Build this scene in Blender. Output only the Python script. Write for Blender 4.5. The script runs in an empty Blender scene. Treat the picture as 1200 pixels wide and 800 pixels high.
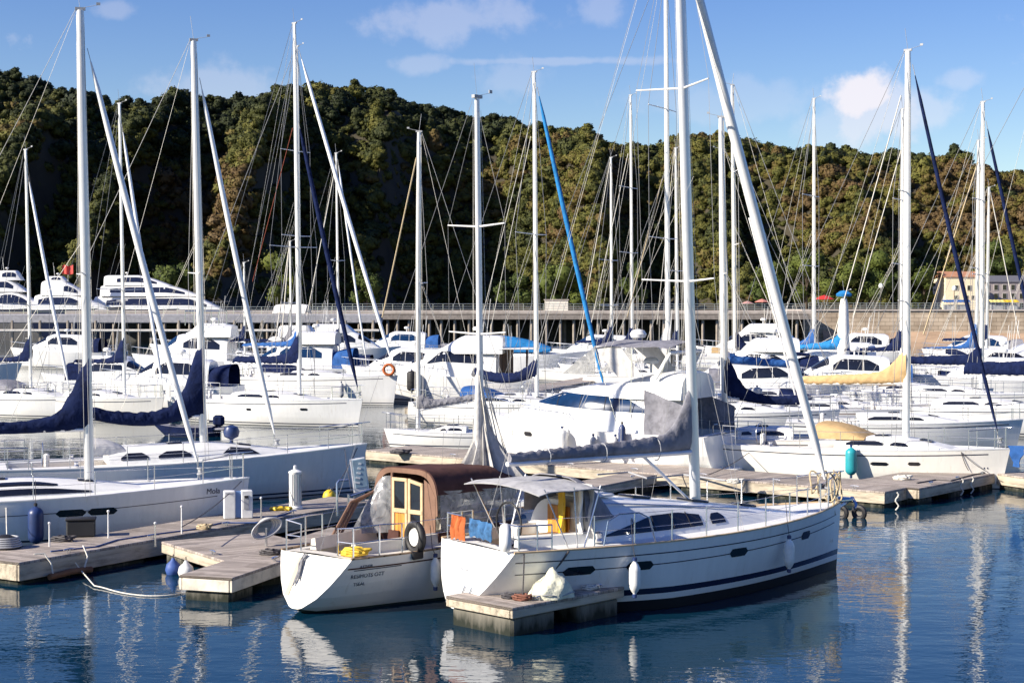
import bpy, bmesh, math, random
import numpy as np
from math import sin, cos, pi, radians, sqrt, atan2
from mathutils import Vector, Matrix, noise
random.seed(7)
S = bpy.context.scene
COL = S.collection
V = Vector

# ------------------------------------------------------------------ camera
F, CH, PITCH = 1900.0, 6.0, math.atan(45.0 / 1900.0)
cam_d = bpy.data.cameras.new('camera')
cam = bpy.data.objects.new('camera', cam_d); COL.objects.link(cam)
cam.location = (0, 0, CH); cam.rotation_euler = (pi / 2 - PITCH, 0, 0)
cam_d.sensor_width = 36.0; cam_d.lens = F / 1200.0 * 36.0
cam_d.clip_start = 0.5; cam_d.clip_end = 6000
S.camera = cam
_FW = V((0, cos(PITCH), -sin(PITCH))); _UP = V((0, sin(PITCH), cos(PITCH)))

def ray(px, py):
    return _FW + V(((px - 600.0) / F, 0, 0)) + _UP * ((400.0 - py) / F)
def P(px, py, z=0.0):                       # where the sight line meets the height z
    d = ray(px, py); t = (z - CH) / d.z
    return V((d.x * t, d.y * t, z))
def D(px, py, y):                           # where the sight line meets the depth y
    d = ray(px, py); t = y / d.y
    return V((d.x * t, y, CH + d.z * t))
def proj(w):
    r = w - V((0, 0, CH)); k = r.dot(_FW)
    return 600 + F * r.x / k, 400 - F * r.dot(_UP) / k

# ------------------------------------------------------------------ materials
MATS = {}
def _pri(name):
    m = bpy.data.materials.new(name); m.use_nodes = True
    nt = m.node_tree
    return m, nt, nt.nodes['Principled BSDF']
def N(nt, typ, **kw):
    n = nt.nodes.new(typ)
    for k, v in kw.items():
        if k.startswith('i_'):
            n.inputs[k[2:].replace('_', ' ')].default_value = v
        else: setattr(n, k, v)
    return n
def ramp(nt, fac, stops):
    r = nt.nodes.new('ShaderNodeValToRGB'); e = r.color_ramp.elements
    while len(e) < len(stops): e.new(0.5)
    for i, (p, c) in enumerate(stops):
        e[i].position = p; e[i].color = (c[0], c[1], c[2], 1)
    nt.links.new(fac, r.inputs[0]); return r.outputs[0]

def mat(name, col, rough=0.5, metal=0.0, var=0.12, vs=2.5, bump=0.0, bs=12.0, coat=0.0, alpha=1.0, stretch=(1, 1, 1), spec=0.5):
    if name in MATS: return MATS[name]
    m, nt, p = _pri(name); L = nt.links
    tc = N(nt, 'ShaderNodeTexCoord'); mp = N(nt, 'ShaderNodeMapping'); mp.inputs['Scale'].default_value = stretch
    L.new(tc.outputs['Object'], mp.inputs['Vector'])
    nz = N(nt, 'ShaderNodeTexNoise', i_Scale=vs, i_Detail=5.0, i_Roughness=0.62); L.new(mp.outputs[0], nz.inputs['Vector'])
    lo = [c * (1 - var) for c in col]; hi = [min(1, c * (1 + var * 0.6)) for c in col]
    L.new(ramp(nt, nz.outputs[0], [(0.32, lo), (0.5, col), (0.7, hi)]), p.inputs['Base Color'])
    p.inputs['Roughness'].default_value = rough; p.inputs['Metallic'].default_value = metal
    p.inputs['Specular IOR Level'].default_value = spec
    if coat: p.inputs['Coat Weight'].default_value = coat; p.inputs['Coat Roughness'].default_value = 0.08
    if alpha < 1: p.inputs['Alpha'].default_value = alpha
    if bump:
        n2 = N(nt, 'ShaderNodeTexNoise', i_Scale=bs, i_Detail=3.0); L.new(mp.outputs[0], n2.inputs['Vector'])
        b = N(nt, 'ShaderNodeBump', i_Strength=bump, i_Distance=0.03); L.new(n2.outputs[0], b.inputs['Height'])
        L.new(b.outputs[0], p.inputs['Normal'])
    MATS[name] = m; return m

def hull_paint(name, col, stain=(0.42, 0.36, 0.22), amount=0.5, rough=.28, coat=.35):
    """gelcoat with faint streaks and a yellowed band just above the water (boat frame: z = 0 is the water)"""
    if name in MATS: return MATS[name]
    m, nt, p = _pri(name); L = nt.links
    tc = N(nt, 'ShaderNodeTexCoord'); mp = N(nt, 'ShaderNodeMapping'); mp.inputs['Scale'].default_value = (3.0, 3.0, 0.5)
    L.new(tc.outputs['Object'], mp.inputs[0])
    n1 = N(nt, 'ShaderNodeTexNoise', i_Scale=1.6, i_Detail=6.0, i_Roughness=0.65); L.new(mp.outputs[0], n1.inputs['Vector'])
    base = ramp(nt, n1.outputs[0], [(0.3, [c * 0.93 for c in col]), (0.55, col), (0.75, [min(1, c * 1.03) for c in col])])
    sx = N(nt, 'ShaderNodeSeparateXYZ'); L.new(tc.outputs['Object'], sx.inputs[0])
    mr = N(nt, 'ShaderNodeMapRange'); mr.inputs[1].default_value = 0.02; mr.inputs[2].default_value = 0.55
    mr.inputs[3].default_value = amount; mr.inputs[4].default_value = 0.0; L.new(sx.outputs[2], mr.inputs[0])
    mu = N(nt, 'ShaderNodeMath', operation='MULTIPLY'); L.new(mr.outputs[0], mu.inputs[0]); L.new(n1.outputs[0], mu.inputs[1])
    mx = N(nt, 'ShaderNodeMix', data_type='RGBA'); L.new(mu.outputs[0], mx.inputs[0]); L.new(base, mx.inputs[6])
    mx.inputs[7].default_value = (*stain, 1)
    mp2 = N(nt, 'ShaderNodeMapping'); mp2.inputs['Scale'].default_value = (7.0, 7.0, 0.35); L.new(tc.outputs['Object'], mp2.inputs[0])
    n4 = N(nt, 'ShaderNodeTexNoise', i_Scale=1.0, i_Detail=4.0, i_Roughness=.6); L.new(mp2.outputs[0], n4.inputs['Vector'])
    m4 = N(nt, 'ShaderNodeMapRange'); m4.inputs[1].default_value = .60; m4.inputs[2].default_value = .78; m4.inputs[4].default_value = .42; L.new(n4.outputs[0], m4.inputs[0])
    mx2 = N(nt, 'ShaderNodeMix', data_type='RGBA'); L.new(m4.outputs[0], mx2.inputs[0]); L.new(mx.outputs[2], mx2.inputs[6]); mx2.inputs[7].default_value = (col[0] * .62, col[1] * .54, col[2] * .42, 1)
    L.new(mx2.outputs[2], p.inputs['Base Color'])
    p.inputs['Roughness'].default_value = rough; p.inputs['Coat Weight'].default_value = coat; p.inputs['Coat Roughness'].default_value = 0.06
    n3 = N(nt, 'ShaderNodeTexNoise', i_Scale=1.1, i_Detail=1.0); L.new(tc.outputs['Object'], n3.inputs['Vector'])
    b = N(nt, 'ShaderNodeBump', i_Strength=0.05, i_Distance=0.05); L.new(n3.outputs[0], b.inputs['Height']); L.new(b.outputs[0], p.inputs['Coat Normal'])
    MATS[name] = m; return m

def plank_mat(name, col, w=0.14, axis=0, gap=0.06, rough=0.85):
    """boards laid side by side along one object axis, each with its own tone and grain"""
    if name in MATS: return MATS[name]
    m, nt, p = _pri(name); L = nt.links
    tc = N(nt, 'ShaderNodeTexCoord'); sx = N(nt, 'ShaderNodeSeparateXYZ'); L.new(tc.outputs['Object'], sx.inputs[0])
    dv = N(nt, 'ShaderNodeMath', operation='DIVIDE'); L.new(sx.outputs[axis], dv.inputs[0]); dv.inputs[1].default_value = w
    fl = N(nt, 'ShaderNodeMath', operation='FLOOR'); L.new(dv.outputs[0], fl.inputs[0])
    fr = N(nt, 'ShaderNodeMath', operation='FRACT'); L.new(dv.outputs[0], fr.inputs[0])
    wn = N(nt, 'ShaderNodeTexWhiteNoise', noise_dimensions='1D'); L.new(fl.outputs[0], wn.inputs['W'])
    mp = N(nt, 'ShaderNodeMapping'); sc = [6, 6, 6]; sc[axis] = 40 if axis != 2 else 40
    for k in range(3):
        if k != axis: sc[k] = 3.0
    mp.inputs['Scale'].default_value = sc; L.new(tc.outputs['Object'], mp.inputs[0])
    nz = N(nt, 'ShaderNodeTexNoise', i_Scale=1.0, i_Detail=5.0); L.new(mp.outputs[0], nz.inputs['Vector'])
    big = N(nt, 'ShaderNodeTexNoise', i_Scale=0.9, i_Detail=4.0); L.new(tc.outputs['Object'], big.inputs['Vector'])
    a1 = N(nt, 'ShaderNodeMath', operation='MULTIPLY_ADD'); L.new(wn.outputs[0], a1.inputs[0]); a1.inputs[1].default_value = 0.45; L.new(nz.outputs[0], a1.inputs[2])
    a2 = N(nt, 'ShaderNodeMath', operation='MULTIPLY_ADD'); L.new(big.outputs[0], a2.inputs[0]); a2.inputs[1].default_value = 0.9; L.new(a1.outputs[0], a2.inputs[2])
    c = ramp(nt, a2.outputs[0], [(0.45, [x * 0.55 for x in col]), (0.85, [x * 0.9 for x in col]), (1.0, [min(1, x * 1.2) for x in col])])
    a2d = N(nt, 'ShaderNodeMath', operation='MULTIPLY'); a2d.inputs[1].default_value = 0.72; L.new(a2.outputs[0], a2d.inputs[0])
    L.new(a2d.outputs[0], c.node.inputs[0])
    g = N(nt, 'ShaderNodeMath', operation='LESS_THAN'); L.new(fr.outputs[0], g.inputs[0]); g.inputs[1].default_value = gap
    mx = N(nt, 'ShaderNodeMix', data_type='RGBA'); L.new(g.outputs[0], mx.inputs[0]); L.new(c, mx.inputs[6]); mx.inputs[7].default_value = (col[0] * .15, col[1] * .14, col[2] * .13, 1)
    dn = N(nt, 'ShaderNodeTexNoise', i_Scale=7.0, i_Detail=3.0); L.new(tc.outputs['Object'], dn.inputs['Vector']); dm = N(nt, 'ShaderNodeMath', operation='GREATER_THAN'); L.new(dn.outputs[0], dm.inputs[0]); dm.inputs[1].default_value = .735
    md = N(nt, 'ShaderNodeMix', data_type='RGBA'); L.new(dm.outputs[0], md.inputs[0]); L.new(mx.outputs[2], md.inputs[6]); md.inputs[7].default_value = (.62, .6, .55, 1)
    wn2 = N(nt, 'ShaderNodeTexNoise', i_Scale=1.3, i_Detail=5.0); L.new(tc.outputs['Object'], wn2.inputs['Vector']); wm = N(nt, 'ShaderNodeMapRange'); wm.inputs[1].default_value = .58; wm.inputs[2].default_value = .66; wm.inputs[4].default_value = .55; L.new(wn2.outputs[0], wm.inputs[0])
    mw = N(nt, 'ShaderNodeMix', data_type='RGBA'); L.new(wm.outputs[0], mw.inputs[0]); L.new(md.outputs[2], mw.inputs[6]); mw.inputs[7].default_value = (col[0] * .42, col[1] * .4, col[2] * .38, 1)
    L.new(mw.outputs[2], p.inputs['Base Color']); p.inputs['Roughness'].default_value = rough
    b = N(nt, 'ShaderNodeBump', i_Strength=0.35, i_Distance=0.01); iv = N(nt, 'ShaderNodeMath', operation='SUBTRACT'); L.new(nz.outputs[0], iv.inputs[0]); L.new(g.outputs[0], iv.inputs[1])
    L.new(iv.outputs[0], b.inputs['Height']); L.new(b.outputs[0], p.inputs['Normal'])
    MATS[name] = m; return m

WHITE = hull_paint('white_gelcoat', (0.80, 0.80, 0.785))
CREAM = hull_paint('cream_gelcoat', (0.79, 0.77, 0.72))
GREYW = hull_paint('weathered_gelcoat', (0.74, 0.74, 0.72), amount=0.9)
DECK = mat('deck_white', (0.78, 0.775, 0.75), 0.45, var=0.10, vs=3.5, bump=0.1, bs=30)
DECKC = mat('deck_cream', (0.70, 0.66, 0.58), 0.55, var=0.12, vs=3.0, bump=0.1, bs=30)
TEAK = plank_mat('teak', (0.33, 0.23, 0.14), 0.06, 1, 0.12)
NAVY = mat('navy_paint', (0.012, 0.018, 0.05), 0.25, coat=0.3)
BLACKP = mat('black_bottom', (0.012, 0.013, 0.016), 0.5)
GLASS = mat('dark_glass', (0.012, 0.014, 0.02), 0.06, var=0.3, spec=0.8)
BGLASS = mat('blue_glass', (0.008, 0.03, 0.085), 0.1, var=0.35, vs=1.2, spec=0.4)
ALU = mat('mast_aluminium', (0.74, 0.74, 0.74), 0.34, 0.35, var=0.06)
MASTW = mat('mast_white', (0.80, 0.80, 0.79), 0.32, 0.1, var=0.05)
STEEL = mat('stainless', (0.62, 0.63, 0.65), 0.22, 0.9, var=0.05)
WIRE = mat('rig_wire', (0.30, 0.30, 0.30), 0.6, 0.0)
WIRED = mat('dark_line', (0.06, 0.055, 0.06), 0.7)
ROPEW = mat('white_rope', (0.66, 0.63, 0.56), 0.85, var=0.3, vs=25)
ROPET = mat('tan_rope', (0.50, 0.40, 0.25), 0.85, var=0.3, vs=25)
SAILW = mat('white_sailcloth', (0.80, 0.79, 0.76), 0.7, var=0.08, vs=4, bump=0.5, bs=7, stretch=(1, 1, 0.5))
NAVYC = mat('navy_canvas', (0.007, 0.014, 0.055), 0.85, var=0.45, vs=3, bump=1.0, bs=7, spec=0.12)
BLUEC = mat('blue_canvas', (0.03, 0.10, 0.30), 0.8, var=0.3, vs=3, bump=0.8, bs=6, spec=0.12)
SKYC = mat('azure_canvas', (0.025, 0.19, 0.46), 0.8, var=0.3, vs=3, bump=0.8, bs=6, spec=0.12)
GREYC = mat('grey_canvas', (0.22, 0.22, 0.25), 0.85, var=0.3, vs=4, bump=0.8, bs=7, spec=0.12)
LGREYC = mat('pale_canvas', (0.55, 0.54, 0.53), 0.85, var=0.2, vs=4, bump=0.6, bs=7, spec=0.12)
BEIGEC = mat('beige_canvas', (0.50, 0.345, 0.175), 0.85, var=0.18, vs=3, bump=0.7, bs=6, spec=0.12)
BROWNC = mat('brown_canvas', (0.085, 0.042, 0.036), 0.8, var=0.35, vs=3, bump=0.5, bs=5, spec=0.12)
TANC = mat('tan_canvas', (0.21, 0.125, 0.09), 0.8, var=0.2, vs=3, bump=0.35, bs=5, spec=0.12)
RUBBER = mat('black_rubber', (0.015, 0.015, 0.017), 0.6)
PVCW = mat('white_vinyl', (0.76, 0.76, 0.74), 0.4, var=0.12, vs=6)
PVCB = mat('navy_vinyl', (0.02, 0.04, 0.13), 0.4, var=0.3)
PVCT = mat('teal_vinyl', (0.02, 0.28, 0.33), 0.4, var=0.2)
PVCG = mat('grey_vinyl', (0.35, 0.36, 0.38), 0.45)
ORANGE = mat('orange_cloth', (0.48, 0.12, 0.03), 0.85, var=0.25, bump=0.6)
RED = mat('red_plastic', (0.55, 0.04, 0.03), 0.5)
YELLOW = mat('yellow_paint', (0.70, 0.48, 0.03), 0.5, var=0.2)
VARN = plank_mat('varnished_wood', (0.62, 0.27, 0.06), 0.09, 1, 0.05, 0.3)
PALEWOOD = mat('pale_wood_trim', (0.60, 0.44, 0.26), 0.45, var=0.2, vs=5)
PLANK = plank_mat('pontoon_planks', (0.36, 0.31, 0.27), 0.145, 0, 0.07)
FASCIA = mat('fascia_wood', (0.44, 0.38, 0.29), 0.8, var=0.5, vs=2.2, bump=0.5, bs=14, stretch=(0.5, 3, 3))
FLOAT = hull_paint('float_concrete', (0.34, 0.31, 0.26), (.012, .016, .010), 2.2, .9, 0)
FLOATB = mat('float_blue', (0.04, 0.09, 0.30), 0.6, var=0.3)
# clouded clear vinyl
def vinyl():
    m, nt, p = _pri('clear_vinyl'); L = nt.links
    tc = N(nt, 'ShaderNodeTexCoord'); nz = N(nt, 'ShaderNodeTexNoise', i_Scale=3.5, i_Detail=3.0, i_Distortion=1.2); L.new(tc.outputs['Object'], nz.inputs[0])
    L.new(ramp(nt, nz.outputs[0], [(0.3, (.2, .21, .23)), (0.7, (.44, .44, .44))]), p.inputs['Base Color'])
    mr = N(nt, 'ShaderNodeMapRange'); mr.inputs[1].default_value = .35; mr.inputs[2].default_value = .65; mr.inputs[3].default_value = .45; mr.inputs[4].default_value = .8
    L.new(nz.outputs[0], mr.inputs[0]); L.new(mr.outputs[0], p.inputs['Alpha'])
    b = N(nt, 'ShaderNodeBump', i_Strength=0.8, i_Distance=0.04); L.new(nz.outputs[0], b.inputs['Height']); L.new(b.outputs[0], p.inputs['Normal'])
    p.inputs['Roughness'].default_value = 0.15
    return m
VINYL = vinyl()

# ------------------------------------------------------------------ mesh builder
class MB:
    def __init__(s): s.v = []; s.f = []; s.m = []
    def add(s, vs, fs, mi=0):
        o = len(s.v); s.v.extend(vs)
        for f in fs: s.f.append([i + o for i in f]); s.m.append(mi)
        return s
    def box(s, c, d, mi=0, R=None, bev=0.0):
        x, y, z = d[0] / 2, d[1] / 2, d[2] / 2
        if bev <= 0:
            vs = [V((i * x, j * y, k * z)) for i in (-1, 1) for j in (-1, 1) for k in (-1, 1)]
            fs = [(0, 1, 3, 2), (4, 6, 7, 5), (0, 4, 5, 1), (2, 3, 7, 6), (0, 2, 6, 4), (1, 5, 7, 3)]
        else:
            b = min(bev, x * .9, y * .9, z * .9); rows = []
            for (zz, ins) in ((-z, b), (-z + b, 0), (z - b, 0), (z, b)):
                a, e = x - ins, y - ins; k = b * .999
                rows.append([V(q + (zz,)) for q in ((a, -e + k), (a, e - k), (a - k, e), (-a + k, e), (-a, e - k), (-a, -e + k), (-a + k, -e), (a - k, -e))])
            vs = [p for r in rows for p in r]; fs = []
            for r in range(3):
                for i in range(8): fs.append((r * 8 + i, r * 8 + (i + 1) % 8, (r + 1) * 8 + (i + 1) % 8, (r + 1) * 8 + i))
            fs.append(tuple(range(7, -1, -1))); fs.append(tuple(range(24, 32)))
        c = V(c)
        s.add([(R @ p if R else p) + c for p in vs], fs, mi); return s
    def grid(s, rows, mi=0, closed=False, capa=False, capb=False):
        n = len(rows[0]); vs = [V(p) for r in rows for p in r]; fs = []
        for i in range(len(rows) - 1):
            for j in range(n if closed else n - 1):
                k = (j + 1) % n
                fs.append((i * n + j, i * n + k, (i + 1) * n + k, (i + 1) * n + j))
        if capa: fs.append(tuple(range(n - 1, -1, -1)))
        if capb: fs.append(tuple(range((len(rows) - 1) * n, len(rows) * n)))
        return s.add(vs, fs, mi)
    def tube(s, p0, p1, r0, r1=None, n=8, mi=0, sq=1.0):
        return s.path([p0, p1], [r0, r0 if r1 is None else r1], n, mi, sq=sq)
    def path(s, pts, r, n=6, mi=0, closed=False, sq=1.0, cap=True):
        pts = [V(p) for p in pts]
        if not isinstance(r, (list, tuple)): r = [r] * len(pts)
        rows = []; prev = None
        for i, p in enumerate(pts):
            if closed: t = pts[(i + 1) % len(pts)] - pts[i - 1]
            else: t = pts[min(i + 1, len(pts) - 1)] - pts[max(i - 1, 0)]
            t = t.normalized() if t.length > 1e-9 else V((0, 0, 1))
            a = prev if prev is not None else (V((1, 0, 0)) if abs(t.x) < .8 else V((0, 1, 0)))
            a = (a - t * a.dot(t)); a = a.normalized() if a.length > 1e-6 else t.orthogonal().normalized()
            b = t.cross(a); prev = a
            rows.append([p + (a * cos(2 * pi * k / n) * r[i] + b * sin(2 * pi * k / n) * r[i] * sq) for k in range(n)])
        if closed: rows.append(rows[0])
        return s.grid(rows, mi, True, cap and not closed, cap and not closed)
    def lathe(s, prof, c=(0, 0, 0), n=14, mi=0, R=None):
        c = V(c); rows = []
        for (r, z) in prof:
            row = [V((r * cos(2 * pi * k / n), r * sin(2 * pi * k / n), z)) for k in range(n)]
            rows.append([(R @ p if R else p) + c for p in row])
        return s.grid(rows, mi, True, True, True)
    def sheet(s, rows, th=0.012, mi=0):
        """a grid given thickness along +z/-normal so that it is not paper"""
        n = len(rows[0]); top = [[V(p) for p in r] for r in rows]; bot = []
        for i, r in enumerate(top):
            br = []
            for j, p in enumerate(r):
                a = top[min(i + 1, len(top) - 1)][j] - top[max(i - 1, 0)][j]; b = r[min(j + 1, n - 1)] - r[max(j - 1, 0)]
                nn = a.cross(b); nn = nn.normalized() if nn.length > 1e-9 else V((0, 0, 1))
                br.append(p - nn * th)
            bot.append(br)
        s.grid(top, mi); s.grid([list(reversed(r)) for r in bot], mi)
        per = [(0, j) for j in range(n)] + [(i, n - 1) for i in range(1, len(top))] + [(len(top) - 1, j) for j in range(n - 2, -1, -1)] + [(i, 0) for i in range(len(top) - 2, 0, -1)]
        s.grid([[top[i][j] for i, j in per], [bot[i][j] for i, j in per]], mi, True)
        return s
    def build(s, name, mats, parent=None, smooth=40, loc=None, label=None):
        me = bpy.data.meshes.new(name); me.from_pydata([tuple(p) for p in s.v], [], s.f)
        if not isinstance(mats, (list, tuple)): mats = [mats]
        for m in mats: me.materials.append(m)
        if len(mats) > 1: me.polygons.foreach_set('material_index', s.m)
        if smooth:
            me.polygons.foreach_set('use_smooth', [True] * len(me.polygons)); me.set_sharp_from_angle(angle=radians(smooth))
        me.validate(); me.update()
        o = bpy.data.objects.new(name, me); COL.objects.link(o)
        if parent: o.parent = parent
        if loc: o.location = loc
        if label: o['label'] = label
        return o

def tag(o, label=None, cat=None, group=None, kind=None):
    if label: o['label'] = label
    if cat: o['category'] = cat
    if group: o['group'] = group
    if kind: o['kind'] = kind
    return o
def thing(name, label, cat, loc=(0, 0, 0), rz=0.0, group=None):
    o = bpy.data.objects.new(name, None); COL.objects.link(o); o.empty_display_size = .2
    o.location = loc; o.rotation_euler = (0, 0, rz)
    return tag(o, label, cat, group)
def copy_tree(o, parent=None):
    c = o.copy(); COL.objects.link(c)
    if parent: c.parent = parent
    for ch in o.children: copy_tree(ch, c)
    return c
def text(name, body, size, loc, xd, up, parent, m, shear=0.0):
    cu = bpy.data.curves.new('t', 'FONT'); cu.body = body; cu.size = size; cu.extrude = 0.002; cu.shear = shear
    to = bpy.data.objects.new('t', cu); COL.objects.link(to)
    me = bpy.data.meshes.new_from_object(to.evaluated_get(bpy.context.evaluated_depsgraph_get()))
    bpy.data.objects.remove(to); me.materials.clear(); me.materials.append(m)
    xd = V(xd).normalized(); up = V(up); zd = xd.cross(up).normalized(); up = zd.cross(xd)
    M = Matrix((xd, up, zd)).transposed().to_4x4(); M.translation = V(loc)
    me.transform(M)
    o = bpy.data.objects.new(name, me); COL.objects.link(o); o.parent = parent
    return o
def lerp(a, b, t): return a + (b - a) * t
def clamp(x, a=0.0, b=1.0): return max(a, min(b, x))
def sag(p0, p1, drop, n=10):
    p0, p1 = V(p0), V(p1)
    return [p0.lerp(p1, i / n) - V((0, 0, drop * 4 * (i / n) * (1 - i / n))) for i in range(n + 1)]
def wr(d, k=0.30):            # wires: real ones are 6 to 10 mm
    return clamp(k * d / F, 0.0045, 0.016)
# ------------------------------------------------------------------ boats
class Boat:
    def __init__(s, name, label, cat, bow, fb, head, L, B, fs, group=None, stern=.75, rake=.35, tr=.35, tmax=.42, bowp=2.1, zst=-.1, dip=.05, flare=1.0, es=.32):
        s.es = es
        h = radians(head); b = P(bow[0], bow[1], fb) if len(bow) == 2 else V(((bow[0] - 600) / F * bow[2], bow[2], fb)); s.dir = V((cos(h), sin(h), 0)); c = b - s.dir * (L / 2); c.z = 0
        s.L, s.B, s.fb, s.fs, s.stern, s.rake, s.tr, s.tmax, s.bowp, s.zst, s.dip, s.flare = L, B, fb, fs, stern, rake, tr, tmax, bowp, zst, dip, flare
        s.h = h; s.c = c; s.dist = c.y; s.name = name
        s.root = thing(name, label, cat, c, h, group)
    def w(s, p): p = V(p); return V((s.c.x + p.x * cos(s.h) - p.y * sin(s.h), s.c.y + p.x * sin(s.h) + p.y * cos(s.h), p.z))
    def l(s, p): d = V(p) - s.c; return V((d.x * cos(s.h) + d.y * sin(s.h), -d.x * sin(s.h) + d.y * cos(s.h), p[2]))
    def b(s, t):
        if t < s.tmax: f = s.stern + (1 - s.stern) * sin(t / s.tmax * pi / 2)
        else: f = 1 - ((t - s.tmax) / (1 - s.tmax)) ** s.bowp
        return s.B / 2 * max(f, 0) + .012
    def zs(s, t): return s.fs + (s.fb - s.fs) * t ** 1.5 - s.dip * sin(pi * t)
    def zb(s, t): return lerp(s.zst, -.5, clamp(t / .3) ** .7)
    def half(s, t, z):
        k = clamp((z - s.zb(t)) / (s.zs(t) - s.zb(t)))
        e = lerp(s.es, .12, clamp(t / .35)) if t < .35 else lerp(.12, .52 * s.flare, clamp((t - .35) / .65) ** 1.4)
        return s.b(t) * k ** e
    def x(s, t, z):
        x = s.L * (t - .5); w = clamp((t - .55) / .45) ** 2
        x += s.rake * (clamp((z + .3) / (s.fb + .3), 0, 1.2) - 1) * w
        return x - s.tr * (1 - z / s.zs(t)) * clamp((.18 - t) / .18)
    def pt(s, t, z, side, off=0.0): return V((s.x(t, z), side * (s.half(t, z) + off), z))
    def t_at_px(s, px, side=0, z=None, lo=.0, hi=1.0):
        best = (1e9, .5)
        for i in range(401):
            t = lo + (hi - lo) * i / 400; zz = s.zs(t) if z is None else z
            q = s.w(s.pt(t, zz, side) if side else V((s.L * (t - .5), 0, zz)))
            e = abs(proj(q)[0] - px)
            if e < best[0]: best = (e, t)
        return best[1]
    # ------ parts
    def hull(s, mats, lev=(.0, .08, .16, .24), cm=(1, 0, 2, 0), nst=26, transom_mi=0):
        """lev: heights of the paint bands above the water; cm: material below each"""
        mb = MB(); rows = {1: [], -1: []}; ts = [i / nst for i in range(nst + 1)]
        fr = (.2, .45, .7, .88, 1.0)
        for t in ts:
            zb, zs = s.zb(t), s.zs(t); zl = [zb, lerp(zb, max(zb + .01, lev[0]), .4)]
            for a in lev: zl.append(max(a, zl[-1] + .004))
            for f in fr: zl.append(lerp(zl[len(lev) + 1], zs, f))
            for sd in (1, -1): rows[sd].append([s.pt(t, z, sd) for z in zl])
        n = len(rows[1][0]); bands = [cm[0], cm[0]] + list(cm[1:]) + [0] * 9
        for sd in (1, -1):
            for j in range(n - 1):
                strip = [[r[j], r[j + 1]] if sd > 0 else [r[j + 1], r[j]] for r in rows[sd]]
                mb.grid(strip, bands[j])
        a, c = rows[1][0], rows[-1][0]
        for j in range(n - 1): mb.add([a[j], a[j + 1], c[j + 1], c[j]], [(0, 1, 2, 3)], transom_mi if j > 1 else bands[j])
        return mb.build('hull', mats, s.root, 50)
    def strip(s, name, m, t0, t1, zf, w, sides=(1, -1), off=.005, n=24, one=None):
        for sd in sides:
            mb = MB(); rows = []
            for i in range(n + 1):
                t = lerp(t0, t1, i / n); z = zf(t)
                rows.append([s.pt(t, z, sd, off), s.pt(t, z + w, sd, off)])
            mb.grid(rows if sd < 0 else [r[::-1] for r in rows]); mb.build(name, m, s.root)
    def port(s, t, w, h, z, side, m=None, parent=None):
        """a rounded hull window, w along the hull and h high, centred at height z"""
        mb = MB(); dt = w / s.L; rows = []
        for i in range(9):
            u = i / 8 * 2 - 1; k = (1 - abs(u) ** 9) ** .5 * h / 2 + .004
            rows.append([s.pt(t + u * dt / 2, z - k, side, .006), s.pt(t + u * dt / 2, z + k, side, .006)])
        mb.grid(rows); return mb.build('hull_window', m or GLASS, parent or s.root, 0)
    def deck(s, m=None, cock=None, cw=.85, depth=.45, floor=None, nst=24, rail=TEAK, camber=.05):
        mb = MB(); ts = sorted(set([i / nst for i in range(nst + 1)] + (list(cock) if cock else []))); rows = []
        for t in ts:
            b = s.b(t) - .01; z = s.zs(t) - .015; w = min(cw, b * .72); x = s.x(t, z)
            rows.append([V((x, -b, z)), V((x, -w, z + camber * .6)), V((x, 0, z + camber)), V((x, w, z + camber * .6)), V((x, b, z))])
        for i in range(len(ts) - 1):
            r, q = rows[i], rows[i + 1]; inside = cock and ts[i] >= cock[0] - 1e-6 and ts[i + 1] <= cock[1] + 1e-6
            mb.add([r[0], q[0], q[1], r[1]], [(0, 1, 2, 3)]); mb.add([r[3], q[3], q[4], r[4]], [(0, 1, 2, 3)])
            if not inside:
                mb.add([r[1], q[1], q[2], r[2]], [(0, 1, 2, 3)]); mb.add([r[2], q[2], q[3], r[3]], [(0, 1, 2, 3)])
            else:
                dn = V((0, 0, -depth)); a, c, e, g = r[1] + dn, q[1] + dn, q[3] + dn, r[3] + dn
                mb.add([a, c, e, g], [(0, 1, 2, 3)], 1)
                mb.add([r[1], q[1], c, a], [(0, 1, 2, 3)]); mb.add([g, e, q[3], r[3]], [(0, 1, 2, 3)])
                if abs(ts[i] - cock[0]) < 1e-6: mb.add([r[1], a, g, r[3]], [(0, 1, 2, 3)])
                if abs(ts[i + 1] - cock[1]) < 1e-6: mb.add([q[1], q[3], e, c], [(0, 1, 2, 3)])
        d = mb.build('deck', [m or DECK, floor or TEAK], s.root, 30)
        if rail:
            for sd in (1, -1):
                mb = MB(); mb.path([s.pt(i / 20, s.zs(i / 20), sd, -.012) + V((0, 0, .012)) for i in range(21)], .024, 5)
                mb.build('toe_rail', rail, s.root)
        return d
    # ------ lofted house
    def house(s, name, t0, t1, w, h, m, z0=None, fr=.35, fp=1.5, pw=.5, qw=.55, tum=.12, aft=.05, taper=.55, rise=0.0, parent=None, wmin=.25, n=20):
        H = dict(t0=t0, t1=t1, w=w, h=h, z0=z0, fr=fr, fp=fp, pw=pw, qw=qw, tum=tum, aft=aft, taper=taper, rise=rise, wmin=wmin)
        mb = MB(); rows = []
        for i in range(n + 1):
            rows.append([s.hp(H, i / n, pi * j / 14) for j in range(15)])
        mb.grid(rows, capa=True, capb=False); H['ob'] = mb.build(name, m, parent or s.root, 40); return H
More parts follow.
